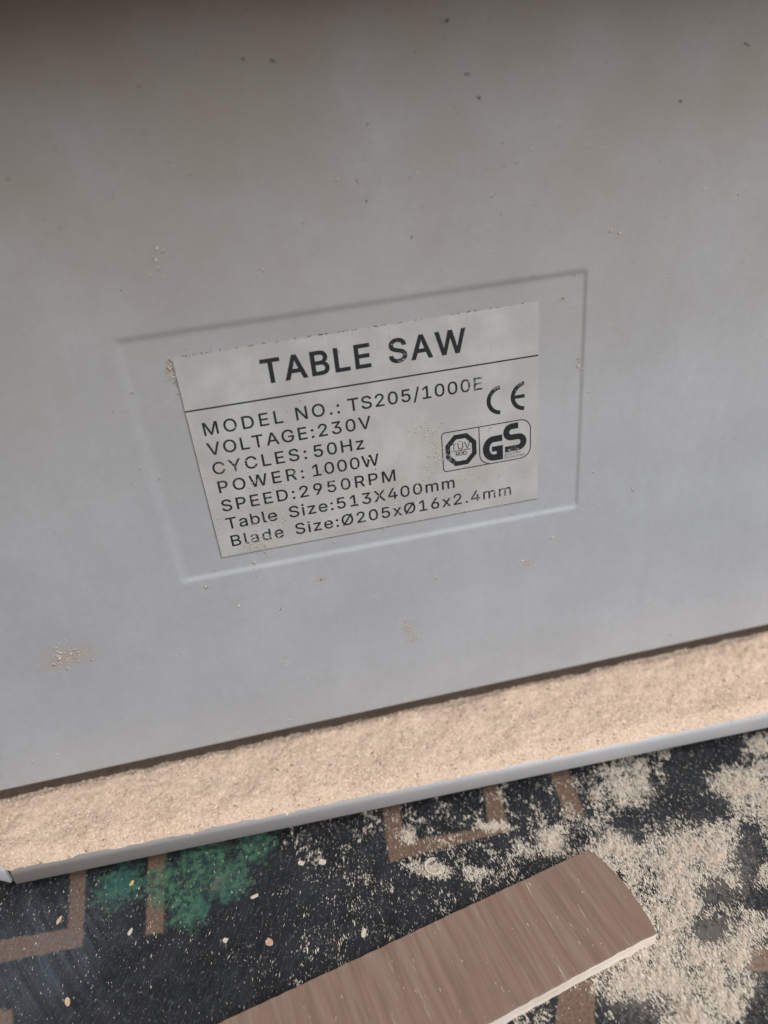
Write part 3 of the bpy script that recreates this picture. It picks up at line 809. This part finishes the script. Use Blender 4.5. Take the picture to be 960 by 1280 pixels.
def embolden(l, d):
    if s_area(l) < 0:
        pass
    n = len(l)
    out = []
    for i in range(n):
        a, b, c = np.array(l[i - 1]), np.array(l[i]), np.array(l[(i + 1) % n])
        e1, e2 = b - a, c - b
        e1 /= np.linalg.norm(e1) + 1e-12
        e2 /= np.linalg.norm(e2) + 1e-12
        n1, n2 = np.array((e1[1], -e1[0])), np.array((e2[1], -e2[0]))
        m = n1 + n2
        q = max(0.35, 1 + float(n1 @ n2))
        out.append(tuple(b + ORIENT * d * m / q))
    return out


def inside(p, l):
    c = False
    for i in range(len(l)):
        a, b = l[i - 1], l[i]
        if (a[1] > p[1]) != (b[1] > p[1]) and p[0] < (b[0] - a[0]) * (p[1] - a[1]) / (b[1] - a[1]) + a[0]:
            c = not c
    return c


def ccw(l):
    return l if s_area(l) > 0 else l[::-1]


def stroke(pts, w, closed=False):
    P = [np.array(p, float) for p in pts]
    n = len(P)
    Lf, Rt = [], []
    for i in range(n):
        a = P[i - 1] if (i > 0 or closed) else None
        c = P[(i + 1) % n] if (i < n - 1 or closed) else None
        b = P[i]
        e1 = (b - a) / np.linalg.norm(b - a) if a is not None else None
        e2 = (c - b) / np.linalg.norm(c - b) if c is not None else None
        if e1 is None: e1 = e2
        if e2 is None: e2 = e1
        n1, n2 = np.array((-e1[1], e1[0])), np.array((-e2[1], e2[0]))
        m = (n1 + n2) / max(0.35, 1 + float(n1 @ n2))
        Lf.append(tuple(b + m * w / 2)); Rt.append(tuple(b - m * w / 2))
    if closed:
        return [Lf, Rt[::-1]]
    return [Lf + Rt[::-1]]


def arc(cx, cz, r, a0, a1, k=28, rz=None):
    return [(cx + r * math.cos(math.radians(a0 + (a1 - a0) * i / k)), cz + (rz or r) * math.sin(math.radians(a0 + (a1 - a0) * i / k))) for i in range(k + 1)]


ORIENT = 1.0 if s_area(GLYPHS['L'][1][0]) > 0 else -1.0

ink('printed_line', run('TABLE', -33.2, 2.05, 152.45, 7.75, 1.0, 0.26) + run('SAW', 8.6, 34.3, 152.45, 7.75, 1.0, 0.26), 'large printed words TABLE SAW')
CAP = 4.45
ROWS = [
    ('printed words MODEL NO.: TS205/1000E', 138.0, (('MODEL', -55.45, -29.3), ('NO.:', -24.8, -10.1), ('TS205/1000E', -7.1, 39.7))),
    ('printed words VOLTAGE:230V', 130.7, (('VOLTAGE:230V', -55.65, -0.15),)),
    ('printed words CYCLES: 50Hz', 123.35, (('CYCLES:', -55.5, -23.5), ('50Hz', -20.9, -3.4))),
    ('printed words POWER: 1000W', 116.15, (('POWER:', -55.1, -25.6), ('1000W', -22.4, 1.2))),
    ('printed words SPEED:2950RPM', 108.75, (('SPEED:2950RPM', -55.5, 6.4),)),
    ('printed words Table Size:513X400mm', 101.45, (('Table', -55.4, -37.5), ('Size:513X400mm', -33.0, 28.0))),
    ('printed words Blade Size:Ø205xØ16x2.4mm', 94.1, (('Blade', -55.1, -36.4), ('Size:Ø205xØ16x2.4mm', -31.9, 49.6))),
]
for lab, z, words in ROWS:
    P = []
    for w, x0, x1 in words:
        P += run(w, x0, x1, z, CAP, 1.06, 0.075)
    ink('printed_line', P, lab)
ink('divider_line', [[(-59.9, 146.95), (59.9, 146.62), (59.9, 147.12), (-59.9, 147.5)]])
ink('plate_outline', [[(LX0 + .15, LZ0 + .15), (LX1 - .1, LZ0 + .15), (LX1 - .1, LZ0 + .33), (LX0 + .33, LZ0 + .33)],
                      [(LX0 + .15, LZ0 + .40), (LX0 + .36, LZ0 + .40), (LX0 + .36, LZ1 - .8), (LX0 + .15, LZ1 - .8)]])
# CE: two arcs of one circle each, the second with a middle bar
ce = stroke(arc(46.6, 132.9, 4.75, 97, 263), 1.5) + stroke(arc(55.4, 132.95, 4.75, 97, 263), 1.5) + stroke([(51.45, 132.95), (55.0, 132.95)], 1.3)
ink('conformity_mark', [[ccw(p) for p in ce]], 'two rounded letters C and E')
# framed double mark
fr = []
bx0, bx1, bz0, bz1 = 24.3, 57.2, 108.65, 124.0
out = [(bx0, bz1 - 1.2)] + arc(bx0 + 1.2, bz0 + 1.2, 1.2, 180, 270, 6) + arc(bx1 - 4, bz0 + 4, 4, 270, 360, 10) + arc(bx1 - 4, bz1 - 4, 4, 0, 90, 10) + arc(bx0 + 1.2, bz1 - 1.2, 1.2, 90, 170, 5)
fr += stroke(out, 0.36, True)
if s_area(fr[0]) < 0:
    fr = [l[::-1] for l in fr]
div = [(38.0, bz1 - .2)] + arc(42.0, bz0 + 4.2, 4.0, 180, 262, 10)
fr += [ccw(stroke(div, 0.36)[0])]
ink('mark_frame', [fr])
oc = (31.15, 116.35)
octo = [[(oc[0] + R * math.cos(math.radians(22.5 + 45 * i)), oc[1] + R * 1.08 * math.sin(math.radians(22.5 + 45 * i))) for i in range(8)] for R in (6.2, 4.35)]
octo[1].reverse()
ol = [octo] + run('TÜV', oc[0] - 3.6, oc[0] + 3.5, oc[1] + 0.25, 2.6, 1.0) + [[(oc[0] - 3.5, oc[1] - .35), (oc[0] + 3.5, oc[1] - .35), (oc[0] + 3.5, oc[1] - .05), (oc[0] - 3.5, oc[1] - .05)]] + run('ROD', oc[0] - 2.0, oc[0] + 2.0, oc[1] - 2.2, 1.45, 1.05, 0.05)
ink('octagon_mark', ol, 'black octagon ring round small letters')
gcx, gcz = 43.0, 114.6
gl = stroke([(46.6, 118.3)] + arc(43.4, gcz, 2.95, 100, 268, 18, 3.7) + [(45.5, 110.85)], 2.5)
gl += [[(44.35, 109.6), (46.75, 109.6), (46.75, 115.35), (42.6, 115.35), (42.6, 113.35), (44.35, 113.35)]]
sl = stroke([(52.6, 122.1), (50.0, 122.05)] + arc(50.1, 119.85, 2.0, 110, 262, 12, 2.15) + [(52.4, 117.7)] + arc(52.5, 115.5, 2.05, 80, -85, 12, 2.2)
            + [(47.5, 113.2)], 2.3)
tiny = run('geprüfte', 47.3, 53.4, 110.9, 1.0, 1.0) + run('Sicherheit', 47.3, 55.0, 109.6, 1.0, 1.0)
ink('safety_mark', [[ccw(p) for p in gl]] + [[ccw(p) for p in sl]] + tiny, 'bold interlocked letters G and S')


# ------------------------------------------------------------------ sawdust
def chips(name, P, D, L, Wd, T, mat, tilt=0.35, **kw):
    """many small bent slivers: centre P, direction D, length L, width Wd, thickness T (all mm)"""
    P = np.asarray(P, float); k = len(P)
    D = D / np.linalg.norm(D, axis=1)[:, None]
    U = kw.pop('up', np.tile([0, 0, 1.0], (k, 1)))
    U = U + rng.normal(0, tilt, (k, 3))
    Sd = np.cross(U, D); Sd /= np.linalg.norm(Sd, axis=1)[:, None]
    Nn = np.cross(D, Sd)
    L, Wd, T = (np.asarray(v, float).reshape(-1, 1) * np.ones((k, 1)) for v in (L, Wd, T))
    bend = rng.normal(0, 0.25, (k, 1)) * Wd
    a = P - D * L / 2
    b = P + D * L / 2
    c = P + Sd * (Wd / 2 + bend)
    d = P - Sd * (Wd / 2 - bend)
    e = P + Nn * T / 2 + D * L * rng.uniform(-.2, .2, (k, 1))
    f = P - Nn * T / 2
    V = np.stack([a, b, c, d, e, f], 1).reshape(-1, 3)
    t = np.array([[0, 3, 4], [3, 1, 4], [1, 2, 4], [2, 0, 4], [3, 0, 5], [1, 3, 5], [2, 1, 5], [0, 2, 5]])
    Fc = (np.arange(k)[:, None, None] * 6 + t[None]).reshape(-1, 3)
    return V, Fc


def join(parts):
    Vs, Fs, Ms, k = [], [], [], 0
    for V, Fc, mi in parts:
        Vs.append(np.asarray(V, float)); Fs.append(np.asarray(Fc) + k); Ms.append(np.full(len(Fc), mi)); k += len(V)
    return np.concatenate(Vs), np.concatenate(Fs), np.concatenate(Ms)


def grid(X, Y, Z, keep=None):
    r, c = X.shape
    idx = np.arange(r * c).reshape(r, c)
    q = np.stack([idx[:-1, :-1], idx[:-1, 1:], idx[1:, 1:], idx[1:, :-1]], -1).reshape(-1, 4)
    if keep is not None:
        kq = keep.ravel()[q].any(1)
        q = q[kq]
    t = np.concatenate([q[:, [0, 1, 2]], q[:, [0, 2, 3]]])
    V = np.stack([X, Y, Z], -1).reshape(-1, 3)
    used = np.unique(t)
    mp = np.zeros(len(V), int); mp[used] = np.arange(len(used))
    return V[used], mp[t]


# on the tray
def tray_edge(x):
    y = yfront(x)
    t = (XC - x)
    return np.where(x < XC, yfront(XC) + t * 0.5, y)


def tray_base(d):
    q = np.clip(d, 0, RB)
    return ZT - RB + np.sqrt(RB ** 2 - (RB - q) ** 2)


def tray_h(X, Y):
    d = Y - tray_edge(X)                                  # distance in from the bent edge
    e = d + (fbm(X / 6, Y / 6, 3, 5) - 0.5) * 2.0
    body = 2.2 + (fbm(X / 14, Y / 14, 3, 1) - 0.5) * 3.6 + (fbm(X / 2.6, Y / 2.6, 4, 2) - 0.5) * 1.1
    front = sstep(1.2, 7.0, e)
    yy = Y + (fbm(X / 9, Y * 0 + 3, 3, 9) - 0.5) * 3.0 + (fbm(X / 1.5, Y / 1.5, 2, 12) - 0.5) * 1.2
    back = 0.12 + 0.88 * sstep(2.0, -3.2, yy)
    return np.maximum(body * front * back, 0.0) + 0.03


def tray_top(X, Y):
    return tray_base(Y - tray_edge(X)) + tray_h(X, Y) - 13.5 * sstep(1.5, 7.6, Y + (fbm(X / 7, Y / 5, 4, 14) - 0.5) * 3.6)


gx = np.arange(-200, 222, 0.5)
gt = np.linspace(0, 1, 150)
X, T = np.meshgrid(gx, gt)
d0 = 0.35 + fbm(X / 5, X * 0, 3, 41) * 1.1
E0 = tray_edge(X) + d0
Y = E0 + T ** 1.25 * (34.0 - E0)
V, Fc = grid(X, Y, tray_top(X, Y) - 0.06 * (T == 0))
parts = [(V, Fc, 0)]
k = 36000
px = rng.uniform(-198, 215, k); py = rng.uniform(-46, 9, k)
d = py - tray_edge(px)
ok = (d > 0.5) & (rng.random(k) < np.interp(d, [0.5, 1.6, 4], [0.12, 0.55, 1.0])) & (py < 9.0)
px, py = px[ok], py[ok]
z = tray_top(px, py) + rng.uniform(-0.05, 0.22, len(px))
A = at(600, 880, ZT); B2 = at(585, 905, ZT)
base = math.atan2(*(B2 - A)[1::-1])
ang = base + rng.normal(0, 0.75, len(px))
D = np.stack([np.cos(ang), np.sin(ang), rng.normal(0, 0.22, len(px))], 1)
Ls = rng.gamma(3.0, 0.25, len(px)) + 0.18
V, Fc = chips('c', np.stack([px, py, z], 1), D, Ls, Ls * 0.22 + 0.14, 0.14, None)
parts.append((V, Fc, 1))
nd = len(Fc) // 8
parts[-1] = (V, Fc[: (nd - 2300) * 8], 1)
parts.append((V[(nd - 2300) * 6:], Fc[(nd - 2300) * 8:] - (nd - 2300) * 6, 2))
V, Fc, Ms = join(parts)
o = mesh_obj('tray_sawdust', V, Fc, [BED, DUST, BROWN_BITS], None, Ms == 0, (0, -20, ZT), Ms)
tag(o, 'pinkish tan sawdust heaped along the ledge under the grey panel', 'sawdust', kind='stuff')

# on the floor ---------------------------------------------------------
POS = [(875, 1075, 105, 75), (905, 1180, 110, 95), (795, 985, 42, 36), (925, 985, 60, 36), (800, 1215, 75, 60), (870, 1270, 80, 50), (980, 1080, 70, 130), (935, 1240, 70, 60), (850, 1140, 60, 60),
       (775, 1060, 42, 40), (690, 1054, 20, 17), (542, 1088, 22, 8), (620, 1034, 17, 6), (945, 935, 22, 14), (655, 1064, 14, 10), (590, 1090, 14, 8),
       (512, 1044, 9, 9), (770, 962, 24, 12)]
NEG = [(891, 1008, 22, 22, 1.25), (937, 1064, 24, 32, 1.3), (955, 1125, 38, 16, 1.1), (897, 1118, 20, 15, 1.25), (885, 1163, 17, 17, 1.25), (840, 1000, 36, 22, 0.9), (790, 1030, 30, 20, 0.8), (905, 935, 44, 18, 0.9),
       (860, 965, 30, 18, 0.6), (955, 1200, 24, 24, 1.0), (952, 1266, 34, 34, 1.0), (803, 1266, 24, 26, 0.9), (860, 1085, 20, 14, 0.45), (920, 1150, 26, 16, .5), (730, 1262, 34, 30, .9)]


def dens(X, Y):
    P = np.stack([X, Y, np.full_like(X, FLOOR)], -1)
    u, v = to_px(P)
    s = np.zeros_like(X)
    for x, y, a, b in POS:
        s = np.maximum(s, np.exp(-(((u - x) / a) ** 2 + ((v - y) / b) ** 2) * 0.8))
    for x, y, a, b, w in NEG:
        s = s - w * np.exp(-(((u - x) / a) ** 2 + ((v - y) / b) ** 2))
    s = s * 0.95 + (fbm(X / 6, Y / 6, 4, 21) - 0.5) * 1.2 + (fbm(X / 1.5, Y / 1.5, 3, 27) - 0.5) * 0.9
    return s, u, v


gx = np.arange(-60, 150, 0.6)
gy = np.arange(-160, -20, 0.6)
X, Y = np.meshgrid(gx, gy)
s, u, v = dens(X, Y)
H = (s - 0.80) * 3.0
H = np.where(H > 0, np.minimum(H, 2.0) * (0.55 + 0.9 * fbm(X / 2.2, Y / 2.2, 3, 31)), H)
V, Fc = grid(X, Y, FLOOR + np.maximum(H, -0.2), H > -0.15)
parts = [(V, Fc, 0)]


def flow(u, v):
    """lie of the swept slivers, as a direction on the floor (they trail away to the right front)"""
    a = np.interp(u, [0, 350, 470, 620, 960], [100, 98, 82, 62, 54])
    return np.radians(a)


def lay(k, x0, x1, y0, y1, fn, Lk, zoff, mat_i, spread=0.45, Lmin=0.25):
    px = rng.uniform(x0, x1, k); py = rng.uniform(y0, y1, k)
    s, u, v = dens(px, py)
    ok = fn(s, u, v)
    px, py, s, u, v = (q[ok] for q in (px, py, s, u, v))
    h = np.clip((s - 0.80) * 3.0, 0, 2.0) * (0.55 + 0.9 * fbm(px / 2.2, py / 2.2, 3, 31))
    fa = flow(u, v)
    # turn the lie into floor directions
    D = np.zeros((len(px), 3))
    e = 6.0
    for i in range(len(px)):
        q = at(u[i] + e * math.cos(fa[i]), v[i] + e * math.sin(fa[i]))
        D[i, :2] = q[:2] - (px[i], py[i])
    ang = np.arctan2(D[:, 1], D[:, 0]) + rng.normal(0, spread, len(px))
    D = np.stack([np.cos(ang), np.sin(ang), rng.normal(0, 0.12, len(px))], 1)
    Ls = rng.gamma(3.0, Lk, len(px)) + Lmin
    V, Fc = chips('c', np.stack([px, py, FLOOR + h + 0.1 + zoff * rng.random(len(px))], 1), D, Ls, Ls * 0.14 + 0.10, 0.12, None, 0.3)
    return V, Fc, mat_i


parts.append(lay(330000, -60, 150, -160, -20, lambda s, u, v: (rng.random(len(s)) < sstep(0.0, 0.9, s) ** 1.2), 0.27, 0.40, 1, 0.24, 0.16))
V, Fc, Ms = join(parts)
o = mesh_obj('spilled_sawdust', V, Fc, [BED, DUST_PALE], None, Ms == 0, (60, -90, FLOOR), Ms)
tag(o, 'patchy pale sawdust spilled over the dark floor right of the wooden offcut', 'sawdust', kind='stuff')
pa = lay(75000, -190, 150, -165, -12, lambda s, u, v: rng.random(len(s)) < np.interp(u, [0, 300, 480, 700, 960], [.12, .16, .30, .42, .40]) * np.clip(0.35 + fbm(u / 45, v / 45, 3, 77) * 1.4 - 0.45, 0.05, 1) * 1.5, 0.25, 0.05, 0, 0.30, 0.12)
o = mesh_obj('scattered_specks', pa[0], pa[1], SPECKS, None, False, (-20, -90, FLOOR))
tag(o, 'sparse pale sawdust specks strewn over the black and brown floor print', 'sawdust', kind='stuff')

# clinging to the panel and the plate ------------------------------------
def stuck(lst, yo, k_each):
    P = []
    for px, py, sx_, sy_, n in lst:
        for i in range(n):
            q = on_panel(px + random.gauss(0, sx_), py + random.gauss(0, sy_), yo)
            P.append((q[0], yo - random.uniform(0.02, 0.12), q[2]))
    return np.array(P)


pale = [(84, 820, 15, 8, 90), (510, 788, 5, 8, 50), (350, 760, 1, 1, 1), (470, 748, 2, 2, 4), (500, 735, 2, 2, 3), (325, 800, 2, 3, 4), (358, 827, 2, 4, 7), (366, 797, 2, 3, 3),
        (790, 608, 2, 2, 5), (660, 703, 5, 3, 12), (625, 823, 3, 2, 4), (545, 720, 4, 2, 4), (40, 952, 2, 3, 3), (300, 918, 16, 2, 16), (560, 860, 20, 1.5, 8), (440, 895, 60, 2, 8), (800, 810, 60, 2, 8), (830, 790, 4, 2, 4),
        (212, 462, 3, 10, 16), (163, 490, 3, 2, 3), (175, 586, 2, 2, 3), (198, 596, 2, 2, 3), (195, 340, 4, 14, 10), (725, 455, 2, 4, 5), (730, 632, 8, 3, 8), (640, 640, 30, 3, 8), (320, 708, 3, 2, 4),
        (330, 335, 3, 8, 5), (560, 640, 300, 90, 60), (520, 860, 330, 60, 40), (480, 250, 300, 90, 30), (230, 440, 12, 4, 6)]
on_plate = [(545, 566, 5, 14, 60), (530, 540, 9, 7, 40), (325, 684, 9, 8, 50), (345, 640, 22, 16, 40), (300, 590, 16, 14, 30), (480, 615, 50, 18, 60), (440, 640, 60, 14, 40), (611, 536, 3, 3, 8), (600, 600, 30, 10, 30), (490, 420, 3, 8, 8), (280, 660, 4, 14, 10)]
dark = [(340, 76, 3, 1.2, 9), (175, 108, 1.5, 1, 5), (585, 92, 2.5, 1.2, 7), (558, 25, 4, 1.2, 7), (598, 122, 1.5, 1, 4), (935, 55, 3.5, 1.5, 11), (515, 295, 2.5, 1.2, 5), (858, 62, 3, 3, 3),
        (320, 82, 1.5, 3, 3), (325, 335, 1, 2, 3), (350, 760, 1.5, 1, 4), (368, 124, 1, 1, 2), (460, 156, 1, 1, 2), (440, 200, 1, 1, 2), (450, 230, 6, 12, 7), (520, 70, 1, 4, 3), (850, 130, 1, 4, 2),
        (236, 220, 1, 1, 2), (137, 200, 1, 1, 2), (10, 225, 3, 1, 4), (615, 245, 2, 2, 2), (408, 365, 1, 1, 3), (152, 363, 2, 1, 3), (400, 725, 5, 2, 5), (70, 338, 2, 1, 3), (148, 516, 4, 1, 4), (703, 372, 1, 1, 2), (480, 160, 260, 110, 12)]
dark = [(a, b_, c, d, max(1, int(n_ * 0.6))) for a, b_, c, d, n_ in dark]
parts = []
for lst, yo, mi, sc in ((pale, YF, 0, 1.15), (on_plate, YI, 0, 0.85), (dark, YF, 1, 0.9)):
    P = stuck(lst, yo, 1)
    k = len(P)
    ang = rng.uniform(0, 6.28, k)
    D = np.stack([np.cos(ang), rng.normal(0, 0.15, k), np.sin(ang)], 1)
    Ls = (rng.gamma(2.6, 0.22, k) + 0.2) * sc
    wd = Ls * 0.30 + 0.12
    V, Fc = chips('c', P, D, Ls, wd, 0.16, None, 0.3, up=np.tile([0, -1.0, 0], (k, 1)))
    parts.append((V, Fc, mi))
V, Fc, Ms = join(parts)
# fibres in the dust at the foot of the plate and grime along its top edge
P, Dd, LL = [], [], []
for i in range(26):
    q = on_panel(random.gauss(322, 9), random.gauss(682, 5), YI)
    a = random.gauss(1.35, 0.5)
    P.append((q[0], YI - 0.12, q[2])); Dd.append((math.cos(a), random.gauss(-.1, .1), math.sin(a))); LL.append(random.uniform(1.0, 3.2))
V2, F2 = chips('c', P, np.array(Dd), np.array(LL), 0.13, 0.1, None, 0.2, up=np.tile([0, -1.0, 0], (len(P), 1)))
P = []
for i in range(85):
    x = LX0 + 4 + 112 * random.random() ** 1.2
    P.append((x, -0.1 - 0.1 * random.random(), LZ1 + random.gauss(0.1, 0.16)))
for i in range(16):
    P.append((LX0 - 0.2 + random.gauss(0, .3), -0.1, LZ1 - 14 * random.random()))
k = len(P); ang = rng.normal(0, 0.5, k)
V3, F3 = chips('c', P, np.stack([np.cos(ang), np.zeros(k), np.sin(ang)], 1), rng.gamma(2, 0.3, k) + 0.25, 0.3, 0.18, None, 0.2, up=np.tile([0, -1.0, 0], (k, 1)))
V, Fc, M2 = join([(V, Fc, 0), (V2, F2, 0), (V3, F3, 1)])
Ms = np.concatenate([Ms, M2[len(Ms):]])
o = mesh_obj('clinging_specks', V, Fc, [DUST_PALE, DARK_SPECK], None, False, (0, -1, 100), Ms)
tag(o, 'tiny pale and dark specks clinging to the upright grey panel and its plate', 'dust', kind='stuff')

# ------------------------------------------------------------------ the wooden offcut
ZW = FLOOR + 6.5
edge_px = [(735, 1062), (752, 1074), (768, 1089), (784, 1108), (800, 1130), (813, 1150), (821, 1166),
           (806, 1173), (786, 1183), (745, 1205), (690, 1235), (620, 1274), (470, 1354), (300, 1446), (60, 1440), (160, 1330), (270, 1280), (420, 1210), (560, 1144), (660, 1097)]
OUT = [at(a, b, ZW)[:2] for a, b in edge_px]
if s_area([tuple(p) for p in OUT]) < 0:
    OUT = OUT[::-1]
dw = at(745, 1195, ZW) - at(690, 1113, ZW)
WA = math.atan2(dw[1], dw[0])
TOPM = mat_wood('brown_veneer', (0.205, 0.127, 0.090), (0.158, 0.096, 0.068), (0.242, 0.162, 0.122), WA)
CORE = mat_wood('pale_core_wood', (0.78, 0.68, 0.58), (0.66, 0.54, 0.44), (0.84, 0.76, 0.67), WA + 1.57)


def slab(poly, z0, z1, jag=0.0, bev=0.25):
    """horizontal slab with a slightly broken top edge"""
    P = []
    for i in range(len(poly)):
        a, b = np.array(poly[i]), np.array(poly[(i + 1) % len(poly)])
        m = max(1, int(np.linalg.norm(b - a) / 1.2))
        for j in range(m):
            P.append(a + (b - a) * j / m)
    P = np.array(P)
    k = len(P)
    nx = np.roll(P, -1, 0) - np.roll(P, 1, 0)
    nrm = np.stack([nx[:, 1], -nx[:, 0]], 1) / np.linalg.norm(nx, axis=1)[:, None]
    j = (fbm(np.arange(k) / 2.3, np.zeros(k), 3, 8) - 0.5)[:, None] * jag
    P = P + nrm * j
    V = np.concatenate([np.c_[P, np.full(k, z0)], np.c_[P, np.full(k, z1 - bev)], np.c_[P - nrm * bev, np.full(k, z1)]])
    Fc = []
    for a in (0, k):
        Fc += [(a + i, a + (i + 1) % k, a + k + (i + 1) % k, a + k + i) for i in range(k)]
    tri = tessellate_polygon([[Vector((p[0], p[1], 0)) for p in P]])
    for t in tri:
        a, b, c = P[list(t)]
        if (b[0] - a[0]) * (c[1] - a[1]) - (b[1] - a[1]) * (c[0] - a[0]) < 0:
            t = t[::-1]
        Fc.append(tuple(i + 2 * k for i in t))
        Fc.append(tuple(t[::-1]))
    return V, Fc


og = (OUT[0][0], OUT[0][1], FLOOR)
cen = np.mean(OUT, 0)
woff = empty('wood_offcut', 'reddish brown flat wood offcut with a pale sawn edge, lying on the sawdust strewn floor', 'wood offcut',
             (cen[0] / 1000, cen[1] / 1000, 0))


def child_of_empty(name, VF, mat, par):
    V = np.asarray(VF[0], float) - np.array([cen[0], cen[1], 0])
    return mesh_obj(name, V, VF[1], mat, par)


child_of_empty('core_layer', slab(OUT, FLOOR + 0.5, ZW - 0.75, 0.5, 0.15), CORE, woff)
child_of_empty('veneer_face', slab(OUT, ZW - 0.745, ZW, 0.45, 0.2), TOPM, woff)
# dust lying on the offcut
k = 900
px = rng.uniform(300, 815, k); py = rng.uniform(1070, 1300, k)
P, ins = [], [tuple(p) for p in OUT]
for a, b in zip(px, py):
    q = at(a, b, ZW)
    if inside((q[0], q[1]), ins) and random.random() < 0.14:
        P.append((q[0], q[1], ZW + 0.06))
ang = WA + rng.normal(0, 0.12, len(P))
Ls = rng.gamma(2.2, 0.6, len(P)) + 0.2
Ls[:4] = rng.uniform(6, 12, 4)
V, Fc = chips('c', P, np.stack([np.cos(ang), np.sin(ang), np.zeros(len(P))], 1), Ls, 0.2, 0.1, None, 0.2)
o = mesh_obj('offcut_sawdust', V, Fc, DUST, None, False, (cen[0], cen[1], ZW))
tag(o, 'thin slivers of sawdust lying on top of the brown wood offcut', 'sawdust', kind='stuff')

# ------------------------------------------------------------------ single chips that stand out on the floor
CHIPC = {
    'yellow': mat_wood('yellow_chip_wood', (0.70, 0.52, 0.16), (0.55, 0.38, 0.10), (0.78, 0.64, 0.30), 0.3),
    'tan': mat_wood('tan_chip_wood', (0.58, 0.42, 0.27), (0.44, 0.30, 0.18), (0.70, 0.55, 0.40), 0.8),
    'pink': mat_wood('pinkish_chip_wood', (0.52, 0.31, 0.22), (0.40, 0.22, 0.15), (0.60, 0.42, 0.32), 0.8),
    'pale': mat_wood('pale_chip_wood', (0.60, 0.51, 0.39), (0.45, 0.37, 0.28), (0.70, 0.62, 0.50), 0.8),
}


def chip(px, py, lx, ly, ang, kind, label, th=0.7):
    lx, ly, th = lx * 0.8, ly * 0.8, 0.55
    c = at(px, py)
    e = at(px + 10 * math.cos(math.radians(ang)), py + 10 * math.sin(math.radians(ang))) - c
    a = math.atan2(e[1], e[0])
    pts = []
    k = 9
    for i in range(k):
        t = 2 * math.pi * i / k + random.uniform(-.2, .2)
        sq = 1.0 / max(abs(math.cos(t)), abs(math.sin(t))) ** 0.6
        x, y = lx / 2 * math.cos(t) * sq * random.uniform(.68, 1.1), ly / 2 * math.sin(t) * sq * random.uniform(.68, 1.1)
        pts.append((c[0] + x * math.cos(a) - y * math.sin(a), c[1] + x * math.sin(a) + y * math.cos(a)))
    if s_area(pts) < 0:
        pts = pts[::-1]
    V, Fc = slab(pts, FLOOR + 0.05, FLOOR + th, 0.25, 0.15)
    o = mesh_obj('wood_chip', V, Fc, CHIPC[kind], None, False, (c[0], c[1], FLOOR))
    tag(o, label, 'wood chip', 'loose wood chips on the floor')


chip(165, 1104, 3.2, 1.3, -55, 'yellow', 'bright yellow sliver on the green leaf print at left')
chip(74, 1150, 4.6, 1.7, -60, 'tan', 'long tan chip beside the leftmost brown band')
chip(85, 1253, 4.6, 2.0, 75, 'tan', 'leaf shaped tan chip alone near the bottom left corner')
chip(282, 1176, 2.6, 2.6, 20, 'pale', 'small square pale chip below the green print')
chip(337, 1178, 4.0, 3.4, 60, 'pink', 'pinkish square chip between the green print and the offcut')
chip(318, 1121, 4.4, 1.7, -25, 'pale', 'pale chip at the right end of the green print, by a small brown patch')
chip(377, 1079, 3.6, 2.6, 20, 'pale', 'squat pale chip under the ledge, the left one of a close pair')
chip(403, 1078, 3.2, 4.4, -60, 'pale', 'pale chip under the ledge, the right one of a close pair')
chip(455, 1167, 2.0, 4.4, 10, 'pale', 'upright white sliver on bare black floor above the offcut')
chip(163, 1085 + 80, 1.8, 3.6, 20, 'pale', 'white flake just left of the short brown band under the green print')

# curled shaving
c = at(542, 1085)
pts = []
for i in range(19):
    t = math.radians(60 + 255 * i / 18)
    pts.append((c[0] + 3.0 * math.cos(t), c[1] + 3.2 * math.sin(t)))
st = stroke(pts, 0.7)[0]
if s_area(st) < 0:
    st = st[::-1]
V, Fc = slab(st, FLOOR + 0.05, FLOOR + 1.5, 0.15, 0.15)
o = mesh_obj('wood_shaving', V, Fc, CHIPC['pale'], None, False, (c[0], c[1], FLOOR))
tag(o, 'curled pale wood shaving on the floor in front of the square brown outline', 'wood shaving')
